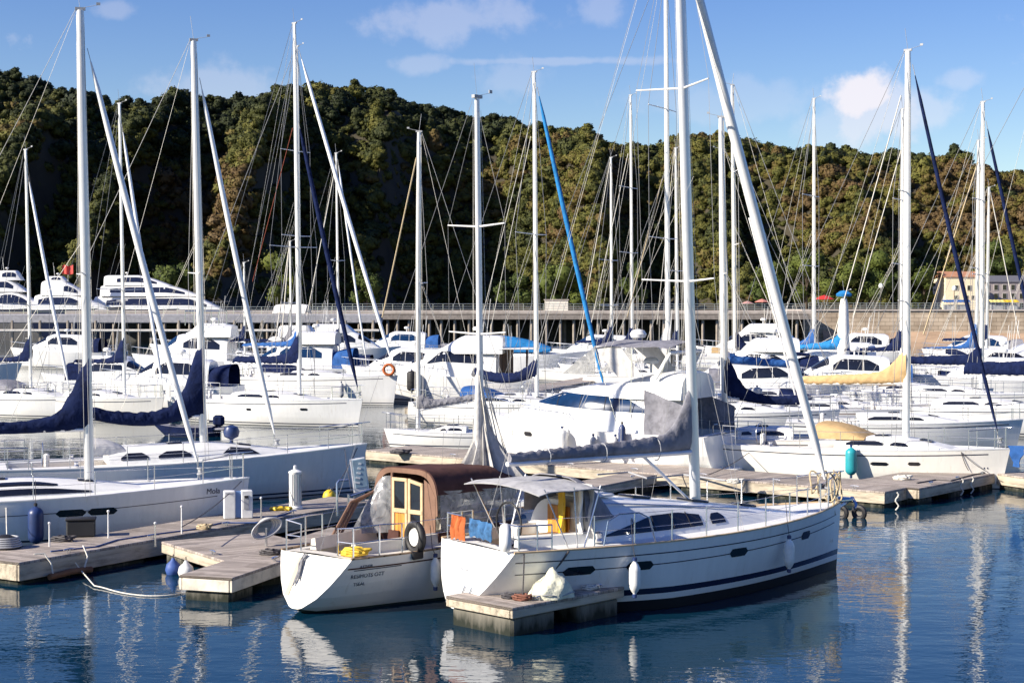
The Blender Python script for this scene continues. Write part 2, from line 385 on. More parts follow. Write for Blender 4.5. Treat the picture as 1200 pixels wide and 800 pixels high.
    def hp(s, H, q, ph, off=0.0):
        t = lerp(H['t0'], H['t1'], q); h = H['h'] * (1 + H['rise'] * q)
        if q > 1 - H['fr']: h *= max(.0, 1 - ((q - (1 - H['fr'])) / H['fr']) ** H['fp'])
        if q < H['aft']: h *= lerp(.93, 1, q / H['aft'])
        w = H['w'] * (1 - H['taper'] * clamp((q - .3) / .7) ** 2); w = min(w, max(H['wmin'], s.b(t) - .22)) if H['z0'] is None else w
        z0 = (s.zs(t) - .02) if H['z0'] is None else H['z0']
        w += off; h += off; cc, ss = cos(ph), max(0, sin(ph))
        y = w * (abs(cc) ** H['pw']) * (1 if cc >= 0 else -1); z = h * ss ** H['qw']
        y *= 1 - H['tum'] * ss ** H['qw']
        return V((s.L * (t - .5), y, z0 + z))
    def hwin(s, H, q0, q1, f0, f1, m=None, sides=(1, -1), name='window', taper=.5, n=12, off=.008, tf=0.0, ab=False, bars=0, tb=None):
        pf = lambda f: math.asin(clamp(f) ** (1 / H['qw']))
        for sd in sides:
            mb = MB(); rows = []
            for i in range(n + 1):
                u = i / n; k = 1 - (taper if u < .5 or tb is None else tb) * max(0, abs(u - .5) * 2 - (.55 if u > .5 or tb is None else 0)) / (.45 if u > .5 or tb is None else 1)
                g0, g1 = f0, f0 + (f1 - tf * u - f0) * k; row = []
                if ab:
                    hq = max(.05, s.hp(H, lerp(q0, q1, u), pi / 2).z - s.hp(H, lerp(q0, q1, u), 0).z); g0, g1 = min(.9, g0 / hq), min(.97, g1 / hq)
                for j in range(4):
                    a = pf(lerp(g0, g1, j / 3)); row.append(s.hp(H, lerp(q0, q1, u), a if sd > 0 else pi - a, off))
                rows.append(row)
            mb.grid(rows if sd < 0 else [r[::-1] for r in rows]); o = mb.build(name, m or GLASS, H['ob'], 60)
            for k in range(bars):
                i = int(n * (k + 1) / (bars + 1)); MB().path([rows[i][0], rows[i][1], rows[i][2], rows[i][3]], max(.016, wr(s.dist) * 1.1), 5).build('window_bar', RUBBER if bars > 3 else PVCW, H['ob'])
    def hscreen(s, H, q0, q1, a=.5, m=None, name='windscreen', n=6, off=.01):
        mb = MB(); mb.grid([[s.hp(H, lerp(q0, q1, i / n), lerp(a, pi - a, j / 12), off) for j in range(13)] for i in range(n + 1)])
        mb.build(name, m or GLASS, H['ob'], 60)
    def hatch(s, H, q, sz=.5, m=None, y=0):
        a = s.hp(H, q, pi / 2); b = s.hp(H, q + .02, pi / 2); sl = atan2(b.z - a.z, b.x - a.x)
        MB().box((a.x, y, a.z + .02), (sz, sz, .05), 0, Matrix.Rotation(-sl, 3, 'Y'), .015).build('hatch', m or GLASS, H['ob'])
    # ------ rig
    def mast(s, pb, top, r, zfoot=None, m=None, spread=(.55,), sw=.85, mi=1, wires=True, sweep=.12, white=None, back=True, foot=None, electronics=True, chain=.5):
        """pb: picture x of the foot; top: picture (x, y) of the masthead"""
        s.mt = t = s.t_at_px(pb) if foot is None else foot; f = V((s.L * (t - .5), 0, (s.zs(t) + .05) if zfoot is None else zfoot))
        wf = s.w(f); tw = D(top[0], top[1], wf.y); tl = s.l(tw); s.mf, s.mtop = f, tl; s.mr = r
        mm = m or ALU; up = tl - f; s.mh = up.length
        mb = MB(); mb.path([f, f + up * .6, f + up * .97, tl], [r, r * .97, r * .8, r * .72], 12, sq=.72)
        o = mb.build('mast', mm, s.root, 60); s.mo = o
        rw = wr(s.dist)
        tips = []; sw *= 1.5 if s.dist > 60 else 1.0
        for q in spread:
            c = f + up * q
            for sd in (1, -1):
                tip = c + V((-sw * sweep, sd * sw, .05)); tips.append((q, sd, tip))
                MB().path([c, tip], [max(.03, rw * 2.6), max(.02, rw * 2.1)], 6, sq=.8).build('spreader', MASTW, o)
        if wires:
            for sd in (1, -1):
                ch = s.pt(t - .015, s.zs(t), sd, -.1 - (.5 - chain) * 0)
                mine = [x for x in tips if x[1] == sd]
                pts = [ch] + [x[2] for x in mine] + [f + up * (.985 if len(spread) < 3 else .9)]
                MB().path(pts, rw, 4).build('shroud', WIRE, s.root)
                if mine: MB().path([ch + V((.12, -sd * .05, 0)), f + up * (mine[0][0] - .02)], rw, 4).build('shroud', WIRE, s.root)
            if back: MB().path([s.pt(0, s.zs(0), 1, -s.b(0)) + V((.1, 0, .05)), tl + V((-.12, 0, 0))], rw, 4).build('backstay', WIRE, s.root)
        mb = MB()
        for (qa, ox, oy) in ((.99, -.16, .05), (.97, .14, -.06), (.9, -.02, .14)): mb.path([f + up * .07 + V((ox * 1.2, oy * 1.6, 0)), f + up * qa + V((ox * .6, oy * .6, 0))], rw * .8, 4)
        mb.build('halyard', ROPEW, o)
        if electronics:
            k = MB(); k.box(tl + V((0, 0, .03)), (.26, .09, .07)); k.tube(tl, tl + V((-.1, 0, .75)), rw * .8, n=4); k.tube(tl + V((0, 0, .05)), tl + V((.45, 0, .15)), rw * .8, n=4)
            k.box(tl + V((.45, 0, .18)), (.10, .02, .07)); k.build('masthead_unit', PVCG, o)
        return o
    def mp(s, q): return s.mf + (s.mtop - s.mf) * q
    def jib(s, px, py, m, r=.075, z=None, drum=True, stay=True, name='furled_sail', tackz=None, end=.0):
        t = s.t_at_px(px); tk = V((s.L * (t - .5), 0, (s.zs(t) + .2) if tackz is None else tackz))
        wm = s.w(s.mf); best = min((abs(proj(s.w(s.mp(i / 200)))[1] - py), i / 200) for i in range(60, 201))[1]
        hd = s.mp(best) + V((s.mr + .03, 0, 0)); MBp = MB(); n = 14; rs = []
        for i in range(n + 1):
            u = i / n; rs.append(r * (.62 + .55 * sin(pi * clamp(u * .8 + .12)) ** .8) * (1 if 0 < i < n else .3))
        pts = [tk.lerp(hd, .03 + .94 * i / n) - V((0, 0, .0)) + V((-.004 * s.L * sin(pi * i / n), 0, 0)) for i in range(n + 1)]
        MBp.path(pts, rs, 8); MBp.build(name, m, s.root, 60)
        MB().path([tk - V((0, 0, .18)), tk.lerp(hd, .05)], wr(s.dist) * 1.3, 5).build('forestay', WIRE, s.root)
        MB().path([tk.lerp(hd, .95), hd], wr(s.dist) * 1.3, 5).build('forestay', WIRE, s.root)
        if drum: MB().lathe([(.02, 0), (.1, .0), (.1, .03), (.06, .05), (.06, .13), (.1, .15), (.1, .18), (.02, .18)], tk, 10).build('furler_drum', PVCG, s.root)
    def boom(s, z, length, swing=0.0, rise=0.0, cover=None, neck=1.0, fat=.16, tall=.42, endtall=.22, m=None, droop=.0, r=.07, neckw=.16, fold=.03, top=None, vang=False):
        q = (z - s.mf.z) / max(.1, s.mtop.z - s.mf.z); a = s.mp(q) + V((-s.mr * .8, 0, 0)); sw = radians(swing)
        d = V((-cos(sw), sin(sw), 0)); e = a + d * length + V((0, 0, rise)); s.be = e; s.ba = a
        MB().path([a, e], [r, r * .9], 8, sq=.75).build('boom', m or ALU, s.root)
        MB().path([e + V((0, 0, .05)), s.mtop + V((-.1, 0, 0))], wr(s.dist) * .7, 4).build('topping_lift', ROPEW, s.root)
        for sd in (1, -1): MB().path([a.lerp(e, .75), s.mp(.52) + V((0, sd * .25, 0))], wr(s.dist) * .6, 4).path([a.lerp(e, .4), a.lerp(e, .6).lerp(s.mp(.52) + V((0, sd * .25, 0)), .35)], wr(s.dist) * .6, 4).build('lazy_jack', ROPEW, s.root)
        if vang: MB().tube(a.lerp(e, .28), s.mf + V((-.15, 0, .1)), .035, .03).build('boom_vang', ALU, s.root)
        if cover:
            mb = MB(); rows = []; n = 30; side = V((-d.y, d.x, 0)); rng = random.Random(sum(map(ord, s.name)) % 999 + int(s.c.x * 10))
            for i in range(n + 1):
                u = i / n; c = a.lerp(e, u * 1.01) + d * (-.12 if i == 0 else 0); ht = lerp(tall, endtall, u ** .7) + neck * math.exp(-(u * length / .38) ** 1.3)
                if i == n: ht *= .6
                wd = fat * (1 - .4 * u) * (1 + .25 * rng.uniform(-1, 1) * .4); ht *= 1 + .06 * rng.uniform(-1, 1)
                if u * length < .5: wd = lerp(neckw, wd, u * length / .5)
                row = []
                for k in range(14):
                    an = 2 * pi * k / 14; zz = sin(an); yy = cos(an)
                    hz = (zz * .5 + .5)
                    hz = hz ** .8
                    wob = fold * sin(an * 3 + u * 9 + i * 1.7) + fold * .6 * rng.uniform(-1, 1)
                    row.append(c + side * (yy * wd * (1 - .55 * clamp(hz - .25) ** .8) + wob) + V((0, 0, -.03 - droop * sin(pi * u) + hz * ht)))
                rows.append(row)
            mb.grid(rows, 0, True, True, True); mb.build('sail_cover', cover, s.root, 60)
    # ------ deck gear
    def rails(s, ts, h=.62, full=True, r=None, sides=(1, -1), bow=True, sternrail=True, inset=.06, gate=None, bt=.9, st=.1, stz=.65):
        r = r or max(.013, wr(s.dist)); rw = max(.005, wr(s.dist) * .8)
        edge = lambda t, sd, z: s.pt(t, s.zs(t), sd, -inset) + V((0, 0, z))
        for sd in sides:
            for t in ts:
                MB().tube(edge(t, sd, 0), edge(t, sd, h), r, n=6).build('stanchion', STEEL, s.root)
            for z in (h * .98, h * .52):
                MB().path([edge(st, sd, z)] + [edge(t, sd, z) for t in ts] + [edge(bt, sd, z)], rw, 4).build('lifeline', STEEL, s.root)
        if bow:
            mb = MB(); c = V((s.x(1, s.fb) + .1, 0, s.fb + h + .08))
            mb.path([edge(bt, 1, h)] + [edge(.95, 1, h + .05), edge(.985, 1, h + .07), c, edge(.985, -1, h + .07), edge(.95, -1, h + .05), edge(bt, -1, h)], r * 1.15, 6)
            mb.path([edge(bt, 1, h * .5), edge(.955, 1, h * .52), edge(.985, 1, h * .5)], r, 5); mb.path([edge(bt, -1, h * .5), edge(.955, -1, h * .52), edge(.985, -1, h * .5)], r, 5)
            for t in (bt, .955, .985):
                for sd in (1, -1): mb.tube(edge(t, sd, 0), edge(t, sd, h + .05), r * 1.1, n=6)
            mb.build('pulpit', STEEL, s.root)
        if sternrail:
            for sd in (1, -1):
                mb = MB()
                for z in (stz, stz * .5): mb.path([edge(st, sd, z), edge(.04, sd, z), edge(.012, sd, z), edge(.008, sd * .55, z)], r * 1.1, 6)
                for t in (.012, .05, st): mb.tube(edge(t, sd, 0), edge(t, sd, stz), r * 1.1, n=6)
                mb.build('pushpit', STEEL, s.root)
    def sprayhood(s, t0, t1, w, h, m, z0=None, win=None, close=.1, name='sprayhood'):
        """arched canvas hood: aft edge (t0) tall, sloping down to the deck at t1"""
        rows = []; zz = (s.zs((t0 + t1) / 2)) if z0 is None else z0
        for i in range(8):
            u = i / 7; hh = h * (1 - u ** 2.2 * (1 - close)); ww = w * (1 - .12 * u); rows.append([V((s.L * (lerp(t0, t1, u) - .5), ww * (abs(cos(pi * j / 12)) ** .55) * (1 if j < 6 else -1), zz + hh * sin(pi * j / 12) ** .6)) for j in range(13)])
        o = MB().sheet(rows, .02).build(name, m, s.root, 60)
        if win:
            for sd in (0, 1):
                rr = [[p + V((0, (1 if p.y > 0 else -1) * .015, .012)) for p in (r[2:5] if sd == 0 else r[8:11])] for r in rows[1:5]]
                MB().grid(rr).build('clear_panel', win, o, 60)
        return o
    def bimini(s, t0, t1, w, z, m, camber=.18, legs=True, sagn=.03, name='bimini'):
        rows = []
        for i in range(7):
            u = i / 6; rows.append([V((s.L * (lerp(t0, t1, u) - .5), w * (j / 4 - 1), z + camber * (1 - (j / 4 - 1) ** 2) + sagn * sin(u * pi * 3) - .06 * abs(2 * u - 1) ** 3)) for j in range(9)])
        o = MB().sheet(rows, .018).build(name, m, s.root, 60)
        if legs:
            for u, v_ in ((0, .35), (.5, .5), (1, .65)):
                x0 = s.L * (lerp(t0, t1, u) - .5); x1 = s.L * (lerp(t0, t1, v_) - .5); zb = s.zs(lerp(t0, t1, v_))
                for sd in (1, -1): MB().tube((x0, sd * w * .98, z), (x1, sd * (w + .05), zb), max(.014, wr(s.dist)), n=6).build('canopy_frame', STEEL, s.root)
        return o

def fender(boat, px, side, L=.62, r=.12, m=None, label='', drop=.25, group=None, lo=0, hi=1, kind='fender', off=.03, z=None):
    """a fender hung from the rail: a thing of its own"""
    t = boat.t_at_px(px, side, lo=lo, hi=hi); top = boat.zs(t) - drop if z is None else z; zc = top - L / 2
    y = max(boat.half(t, zc), boat.half(t, top)) + r + off; base = boat.w(V((boat.x(t, zc), side * y, top)))
    o = thing('fender', label, 'fender', base, 0, group)
    pr = [(.02, .06), (.03, .03), (.035, -.02), (r * .6, -.06), (r * .95, -.14), (r, -.2), (r, -L + .2), (r * .95, -L + .14), (r * .6, -L + .06), (.035, -L + .02), (.03, -L - .03), (.02, -L - .06)]
    MB().lathe(pr, n=14).build('body', m or PVCW, o, 50)
    for zz in (.03, -L - .03): MB().lathe([(.03, -.04), (.045, -.03), (.045, .03), (.03, .04)], (0, 0, zz), 10).build('end_cap', PVCB if m is not PVCB else RUBBER, o)
    e = boat.w(V((boat.x(t, boat.zs(t)), side * (boat.b(t) - .04), boat.zs(t) + .5))) - base; g = boat.w(V((boat.x(t, boat.zs(t)), side * (boat.b(t) + .02), boat.zs(t) + .03))) - base
    MB().path([V((0, 0, .05)), g, e], .007, 5).build('lanyard', WIRED, o)
    return o

def sailboat(name, label, bow, fb, head, L, B, fs, hullm=None, deckm=None, mast=None, jib=None, boom=None, cover=None, mirror=None, cabin=(.34, .78, .42), hood=None, rail=True, stripes=True,
             group=None, spread=(.38, .68), mr=.085, cock=(.05, .33), cw=None, win=True, ports=(), band=None, bim=None, rig=True, mm=None, boomz=1.55, toe=None, sw=None, **kw):
    b = Boat(name, label, 'sailboat', bow, fb, head, L, B, fs, group, **kw)
    b.hull([hullm or WHITE, BLACKP, band or NAVY], (.02, .1, .15, .24), (1, 0, 2, 0))
    b.deck(deckm, cock, cw or B * .24, .4, rail=toe or ALU)
    if cabin:
        H = b.house('cabin', cabin[0], cabin[1], B * .31, cabin[2], deckm or DECK, fr=.55, fp=1.4, taper=.45); b.cab = H
        if win:
            b.hwin(H, .1, .42, .38, .74, taper=.5); b.hwin(H, .47, .62, .38, .68, taper=.6)
        b.hatch(H, .35, .45); b.hatch(H, .72, .4)
    if stripes: b.strip('cove_stripe', NAVY if stripes is True else stripes, .03, .94, lambda t: b.zs(t) - .17, .035)
    for (px, w) in ports:
        t = b.t_at_px(px, kw.get('pside', -1)); b.port(t, w, .11, b.zs(t) - .42, kw.get('pside', -1))
    if mast: b.mast(mast[0], mast[1:], mr, zfoot=b.zs(.6) + (cabin[2] * .5 if cabin else 0), spread=spread, sw=sw or B * .27, wires=rig, m=mm)
    if jib: b.jib(*jib)
    if boom: b.boom(b.mf.z + boomz if boom[0] is None else boom[0], boom[1], cover=cover, **(boom[2] if len(boom) > 2 else {}))
    if hood: b.sprayhood(cabin[0] - .07, cabin[0] + .1, B * .3, .5, hood, b.zs(cabin[0]) + cabin[2] * .75)
    if bim: b.bimini(.08, .26, B * .36, b.zs(.2) + 1.75, bim)
    if rail: b.rails([.2, .34, .48, .62, .76], bt=.88, st=.1)
    else: pass
    for sd in (1, -1): MB().lathe([(.07, 0), (.085, .02), (.06, .06), (.075, .13), (.03, .15)], (b.L * (cock[0] * .4 + cock[1] * .6 - .5), sd * (b.B * .33), b.zs(.25) + .03), 10).build('winch', STEEL, b.root)
    if cock: # wheel and binnacle in the cockpit
        x = b.L * (cock[0] + .09 - .5); z = b.zs(.1) + .32
        MB().path([V((x, .36 * cos(a), z + .36 * sin(a))) for a in [2 * pi * k / 20 for k in range(20)]], .016, 6, closed=True).build('steering_wheel', STEEL, b.root)
        MB().box((x + .12, 0, z - .35), (.16, .2, .75), bev=.04).build('binnacle', deckm or DECK, b.root)
    return b

def motorboat(name, label, bow, fb, head, L, B, fs, levels, hullm=None, deckm=None, band=None, lev=(.02, .1, .18, .3), cm=(1, 0, 2, 0), rail=(.45, .95), cock=(.03, .26), group=None, cat='motorboat', railh=.55, **kw):
    kw.setdefault('stern', .9); kw.setdefault('tmax', .3); kw.setdefault('bowp', 2.4); kw.setdefault('rake', .9); kw.setdefault('tr', .1); kw.setdefault('flare', 1.25)
    b = Boat(name, label, cat, bow, fb, head, L, B, fs, group, **kw)
    b.hull([hullm or WHITE, BLACKP, band or NAVY], lev, cm)
    b.deck(deckm, cock, B * .36, .55, rail=None, nst=20)
    b.hs = []
    for lv in levels:
        lv = dict(lv); wins = lv.pop('win', []); scr = lv.pop('screen', None); m = lv.pop('m', deckm or WHITE); nm = lv.pop('name', 'deckhouse')
        H = b.house(nm, lv.pop('t0'), lv.pop('t1'), lv.pop('w'), lv.pop('h'), m, **lv); b.hs.append(H)
        for w in wins: b.hwin(H, *w[:4], **dict(dict(bars=2), **(w[4] if len(w) > 4 else {})))
        if scr: b.hscreen(H, *scr[:2], **(scr[2] if len(scr) > 2 else {}))
    if rail:
        r = max(.016, wr(b.dist)); e = lambda t, sd, z: b.pt(t, b.zs(t), sd, -.08) + V((0, 0, z)); mb = MB(); n = 8
        ts = [lerp(rail[0], rail[1], i / n) for i in range(n + 1)]
        mb.path([e(ts[0], 1, .05)] + [e(t, 1, railh) for t in ts[1:]] + [V((b.x(1, fb) - .02, 0, fb + railh))] + [e(t, -1, railh) for t in reversed(ts[1:])] + [e(ts[0], -1, .05)], r, 6)
        for t in ts[1:]:
            for sd in (1, -1): mb.tube(e(t, sd, 0), e(t, sd, railh), r * .9, n=5)
        mb.build('guard_rail', STEEL, b.root)
    if L > 7 and b.hs:
        H = b.hs[-1]; q = b.hp(H, .25, pi / 2); r = max(.012, wr(b.dist)); MB().path([q, q + V((-.25, .1, 2.2))], r, 5).path([q + V((.3, -.5, 0)), q + V((.1, -.5, 1.6))], r, 5).build('aerial', PVCW, b.root)
        MB().lathe([(.04, 0), (.05, .3), (.24, .32), (.27, .42), (.2, .52), (.04, .55)], q + V((.6, 0, -.02)), 12).build('radar_dome', PVCW, b.root)
    MB().box((b.x(0, .3) - .3, 0, .34), (.7, B * .8, .1), bev=.03).build('swim_platform', deckm or DECK, b.root)
    return b
# ------------------------------------------------------------------ light
SUN_AZ, SUN_EL = V((-0.91, -0.42)).normalized(), radians(29)
sd = V((SUN_AZ.x * cos(SUN_EL), SUN_AZ.y * cos(SUN_EL), sin(SUN_EL)))
sl = bpy.data.lights.new('sun', 'SUN'); sl.energy = 5.0; sl.angle = radians(.53); sl.color = (1.0, .91, .77)
so = bpy.data.objects.new('sun', sl); COL.objects.link(so); so.rotation_euler = sd.to_track_quat('Z', 'Y').to_euler(); so.location = (-60, -20, 60)
W = bpy.data.worlds.new('World'); S.world = W; W.use_nodes = True
nt = W.node_tree; L = nt.links; bg = nt.nodes['Background']
sky = N(nt, 'ShaderNodeTexSky', sky_type='NISHITA', sun_disc=False, sun_elevation=SUN_EL, sun_rotation=atan2(SUN_AZ.x, SUN_AZ.y), altitude=0, air_density=1.0, dust_density=0.3, ozone_density=2.2)
tc = N(nt, 'ShaderNodeTexCoord'); acc = None
nz = N(nt, 'ShaderNodeTexNoise', i_Scale=38.0, i_Detail=7.0, i_Roughness=.58); L.new(tc.outputs['Generated'], nz.inputs[0])
nz2 = N(nt, 'ShaderNodeTexNoise', i_Scale=11.0, i_Detail=5.0); L.new(tc.outputs['Generated'], nz2.inputs[0])
nb = N(nt, 'ShaderNodeMath', operation='MULTIPLY_ADD'); L.new(nz.outputs[0], nb.inputs[0]); nb.inputs[1].default_value = 2.3; L.new(nz2.outputs[0], nb.inputs[2])
for (px, py, rx, ry, op) in ((1008, 108, 40, 34, .85), (1030, 140, 60, 40, .5), (985, 150, 60, 36, .2), (1128, 92, 34, 18, .22), (545, 22, 110, 30, .24), (650, 72, 150, 6, .2), (600, 92, 40, 34, .16), (712, 8, 30, 24, .2), (132, 12, 30, 12, .18), (490, 76, 40, 12, .2), (1090, 130, 60, 30, .3), (250, 100, 90, 26, .22), (850, 120, 130, 30, .14),
                          (-300, 40, 260, 60, .5), (1500, 60, 240, 70, .5)):
    d = ray(px, py).normalized(); rt = V((d.y, -d.x, 0)).normalized(); up = rt.cross(d)
    a = N(nt, 'ShaderNodeVectorMath', operation='DOT_PRODUCT'); L.new(tc.outputs['Generated'], a.inputs[0]); a.inputs[1].default_value = rt * (F / rx)
    c = N(nt, 'ShaderNodeVectorMath', operation='DOT_PRODUCT'); L.new(tc.outputs['Generated'], c.inputs[0]); c.inputs[1].default_value = up * (F / ry)
    c0 = N(nt, 'ShaderNodeMath', operation='SUBTRACT'); L.new(c.outputs['Value'], c0.inputs[0]); c0.inputs[1].default_value = 0.0
    q1 = N(nt, 'ShaderNodeMath', operation='MULTIPLY'); L.new(a.outputs['Value'], q1.inputs[0]); L.new(a.outputs['Value'], q1.inputs[1])
    q2 = N(nt, 'ShaderNodeMath', operation='MULTIPLY_ADD'); L.new(c0.outputs[0], q2.inputs[0]); L.new(c0.outputs[0], q2.inputs[1]); L.new(q1.outputs[0], q2.inputs[2])
    sq = N(nt, 'ShaderNodeMath', operation='SQRT'); L.new(q2.outputs[0], sq.inputs[0])
    e = N(nt, 'ShaderNodeMath', operation='SUBTRACT'); L.new(nb.outputs[0], e.inputs[0]); L.new(sq.outputs[0], e.inputs[1])
    front = N(nt, 'ShaderNodeVectorMath', operation='DOT_PRODUCT'); L.new(tc.outputs['Generated'], front.inputs[0]); front.inputs[1].default_value = d
    fg = N(nt, 'ShaderNodeMath', operation='GREATER_THAN'); L.new(front.outputs['Value'], fg.inputs[0]); fg.inputs[1].default_value = 0
    mr = N(nt, 'ShaderNodeMapRange', interpolation_type='SMOOTHSTEP'); mr.inputs[1].default_value = .6; mr.inputs[2].default_value = 1.25; mr.inputs[4].default_value = op; L.new(e.outputs[0], mr.inputs[0])
    m_ = N(nt, 'ShaderNodeMath', operation='MULTIPLY'); L.new(mr.outputs[0], m_.inputs[0]); L.new(fg.outputs[0], m_.inputs[1])
    if acc is None: acc = m_.outputs[0]
    else:
        mx = N(nt, 'ShaderNodeMath', operation='MAXIMUM'); L.new(acc, mx.inputs[0]); L.new(m_.outputs[0], mx.inputs[1]); acc = mx.outputs[0]
mix = N(nt, 'ShaderNodeMix', data_type='RGBA'); L.new(acc, mix.inputs[0]); hsv = N(nt, 'ShaderNodeHueSaturation', i_Hue=.525, i_Saturation=1.36, i_Value=1.0); L.new(sky.outputs[0], hsv.inputs['Color']); L.new(hsv.outputs[0], mix.inputs[6]); mix.inputs[7].default_value = (7.0, 6.6, 6.9, 1)
L.new(mix.outputs[2], bg.inputs[0]); bg.inputs[1].default_value = 0.078
S.view_settings.view_transform = 'Standard'; S.view_settings.look = 'None'; S.view_settings.gamma = 1; S.view_settings.exposure = 0.86
S.cycles.max_bounces = 6; S.cycles.transparent_max_bounces = 8; S.cycles.caustics_reflective = False; S.cycles.caustics_refractive = False
S.cycles.use_denoising = True

# ------------------------------------------------------------------ water
def water_mat():
    m, nt, p = _pri('harbour_water'); L = nt.links
    p.inputs['Base Color'].default_value = (.002, .024, .048, 1); p.inputs['Roughness'].default_value = .025; p.inputs['IOR'].default_value = 1.333
    tc = N(nt, 'ShaderNodeTexCoord'); prev = None; hs = None
    for (sx, sy, sc, amp, det, rz) in ((1, 1.2, .20, .017, 1, .2), (1, 1.3, .55, .0135, 1, -.35), (1, 1.5, 1.15, .0085, 1, .25), (1, 1.8, 2.9, .0060, 2, .1), (1, 1.5, 8.0, .0015, 1, .5)):
        mp = N(nt, 'ShaderNodeMapping'); mp.inputs['Scale'].default_value = (sx, sy, 1); mp.inputs['Rotation'].default_value = (0, 0, rz); L.new(tc.outputs['Object'], mp.inputs[0])
        nz = N(nt, 'ShaderNodeTexNoise', i_Scale=sc, i_Detail=float(det), i_Roughness=.45, i_Distortion=.25); L.new(mp.outputs[0], nz.inputs[0])
        ml = N(nt, 'ShaderNodeMath', operation='MULTIPLY_ADD'); L.new(nz.outputs[0], ml.inputs[0]); ml.inputs[1].default_value = amp
        if hs is None: ml.inputs[2].default_value = 0
        else: L.new(hs, ml.inputs[2])
        hs = ml.outputs[0]
    # calmer and rougher patches
    pz = N(nt, 'ShaderNodeTexNoise', i_Scale=.06, i_Detail=3.0); L.new(tc.outputs['Object'], pz.inputs[0])
    mr = N(nt, 'ShaderNodeMapRange'); mr.inputs[1].default_value = .35; mr.inputs[2].default_value = .65; mr.inputs[3].default_value = .5; mr.inputs[4].default_value = 1.25; L.new(pz.outputs[0], mr.inputs[0])
    b = N(nt, 'ShaderNodeBump', i_Distance=1.0); L.new(mr.outputs[0], b.inputs['Strength']); L.new(hs, b.inputs['Height']); L.new(b.outputs[0], p.inputs['Normal'])
    return m
tag(MB().add([V((-700, -120, 0)), V((700, -120, 0)), V((700, 262, 0)), V((-700, 262, 0))], [(0, 1, 2, 3)]).build('water', water_mat(), smooth=0), kind='structure')

# ------------------------------------------------------------------ wooded hill
SKY = [(-700, 120), (-300, 95), (-120, 78), (0, 76), (35, 84), (60, 96), (100, 108), (130, 116), (165, 123), (200, 112), (230, 110), (262, 104), (300, 108), (330, 100), (375, 101), (420, 98), (455, 104), (480, 105), (520, 112), (560, 124), (600, 132), (650, 148), (690, 154), (720, 159), (760, 164), (800, 158), (830, 155), (860, 161), (900, 169), (950, 166), (1000, 173), (1060, 181), (1100, 187), (1150, 193), (1210, 192), (1320, 205), (1500, 230), (2000, 250)]
OFF = [(-900, 20), (-420, 45), (-300, 5), (-230, 42), (-60, 0), (-52, 26), (40, 30), (70, 8), (84, 34), (165, 46), (262, -2), (276, 36), (372, 44), (410, 26), (422, 44), (560, 62), (590, 58), (712, 2), (728, 30), (780, 40), (885, 10), (897, 32), (930, 34), (1074, 8), (1090, 30), (1118, 32), (1300, 10), (1320, 30), (1700, 40), (2400, 30)]
def interp(tb, x):
    if x <= tb[0][0]: return tb[0][1]
    for (a, b) in zip(tb, tb[1:]):
        if x <= b[0]: return a[1] + (b[1] - a[1]) * (x - a[0]) / (b[0] - a[0])
    return tb[-1][1]
CREST = 440.0
def ground_z(x, y):
    crest = 6 + (357 - interp(SKY, 600 + x / CREST * F)) / F * CREST - 6.0
    yb = 284 + 1.45 * interp(OFF, 600 + x / 300 * F + 9 * noise.noise(V((x * .02, y * .06, 7)))) + 5 * noise.noise(V((x * .05, y * .06, 3.1)))
    if y <= yb: return 4.6
    wd = lerp(72, 46, clamp((yb - 290) / 80)); s = clamp((y - yb) / wd); lo = .60 * (1 - (1 - s) ** 1.35)
    u = clamp((y - yb - 20) / (CREST - yb - 20)); up = .40 * (u * u * (3 - 2 * u)) ** .8
    z = 4.6 + (crest - 4.6) * (lo + up) + (3.4 * noise.noise(V((x * .03, y * .035, 0))) + 3.2 * noise.noise(V((x * .07, y * .09, 4))) + 1.5 * noise.noise(V((x * .16, y * .2, 8)))) * s
    if y > CREST: z -= (y - CREST) * .08
    return z
mb = MB(); xs = [-420 + 5 * i for i in range(169)]; ys = [262 + 5 * j for j in range(54)]
def hz(x, y): return ground_z(x, y) if y > 266 else 4.6
mb.grid([[V((x, y, hz(x, y))) for x in xs] for y in ys])
mb.build('hill', mat('hill_earth', (.045, .038, .022), .95, var=.4, vs=.15), smooth=60)['kind'] = 'structure'

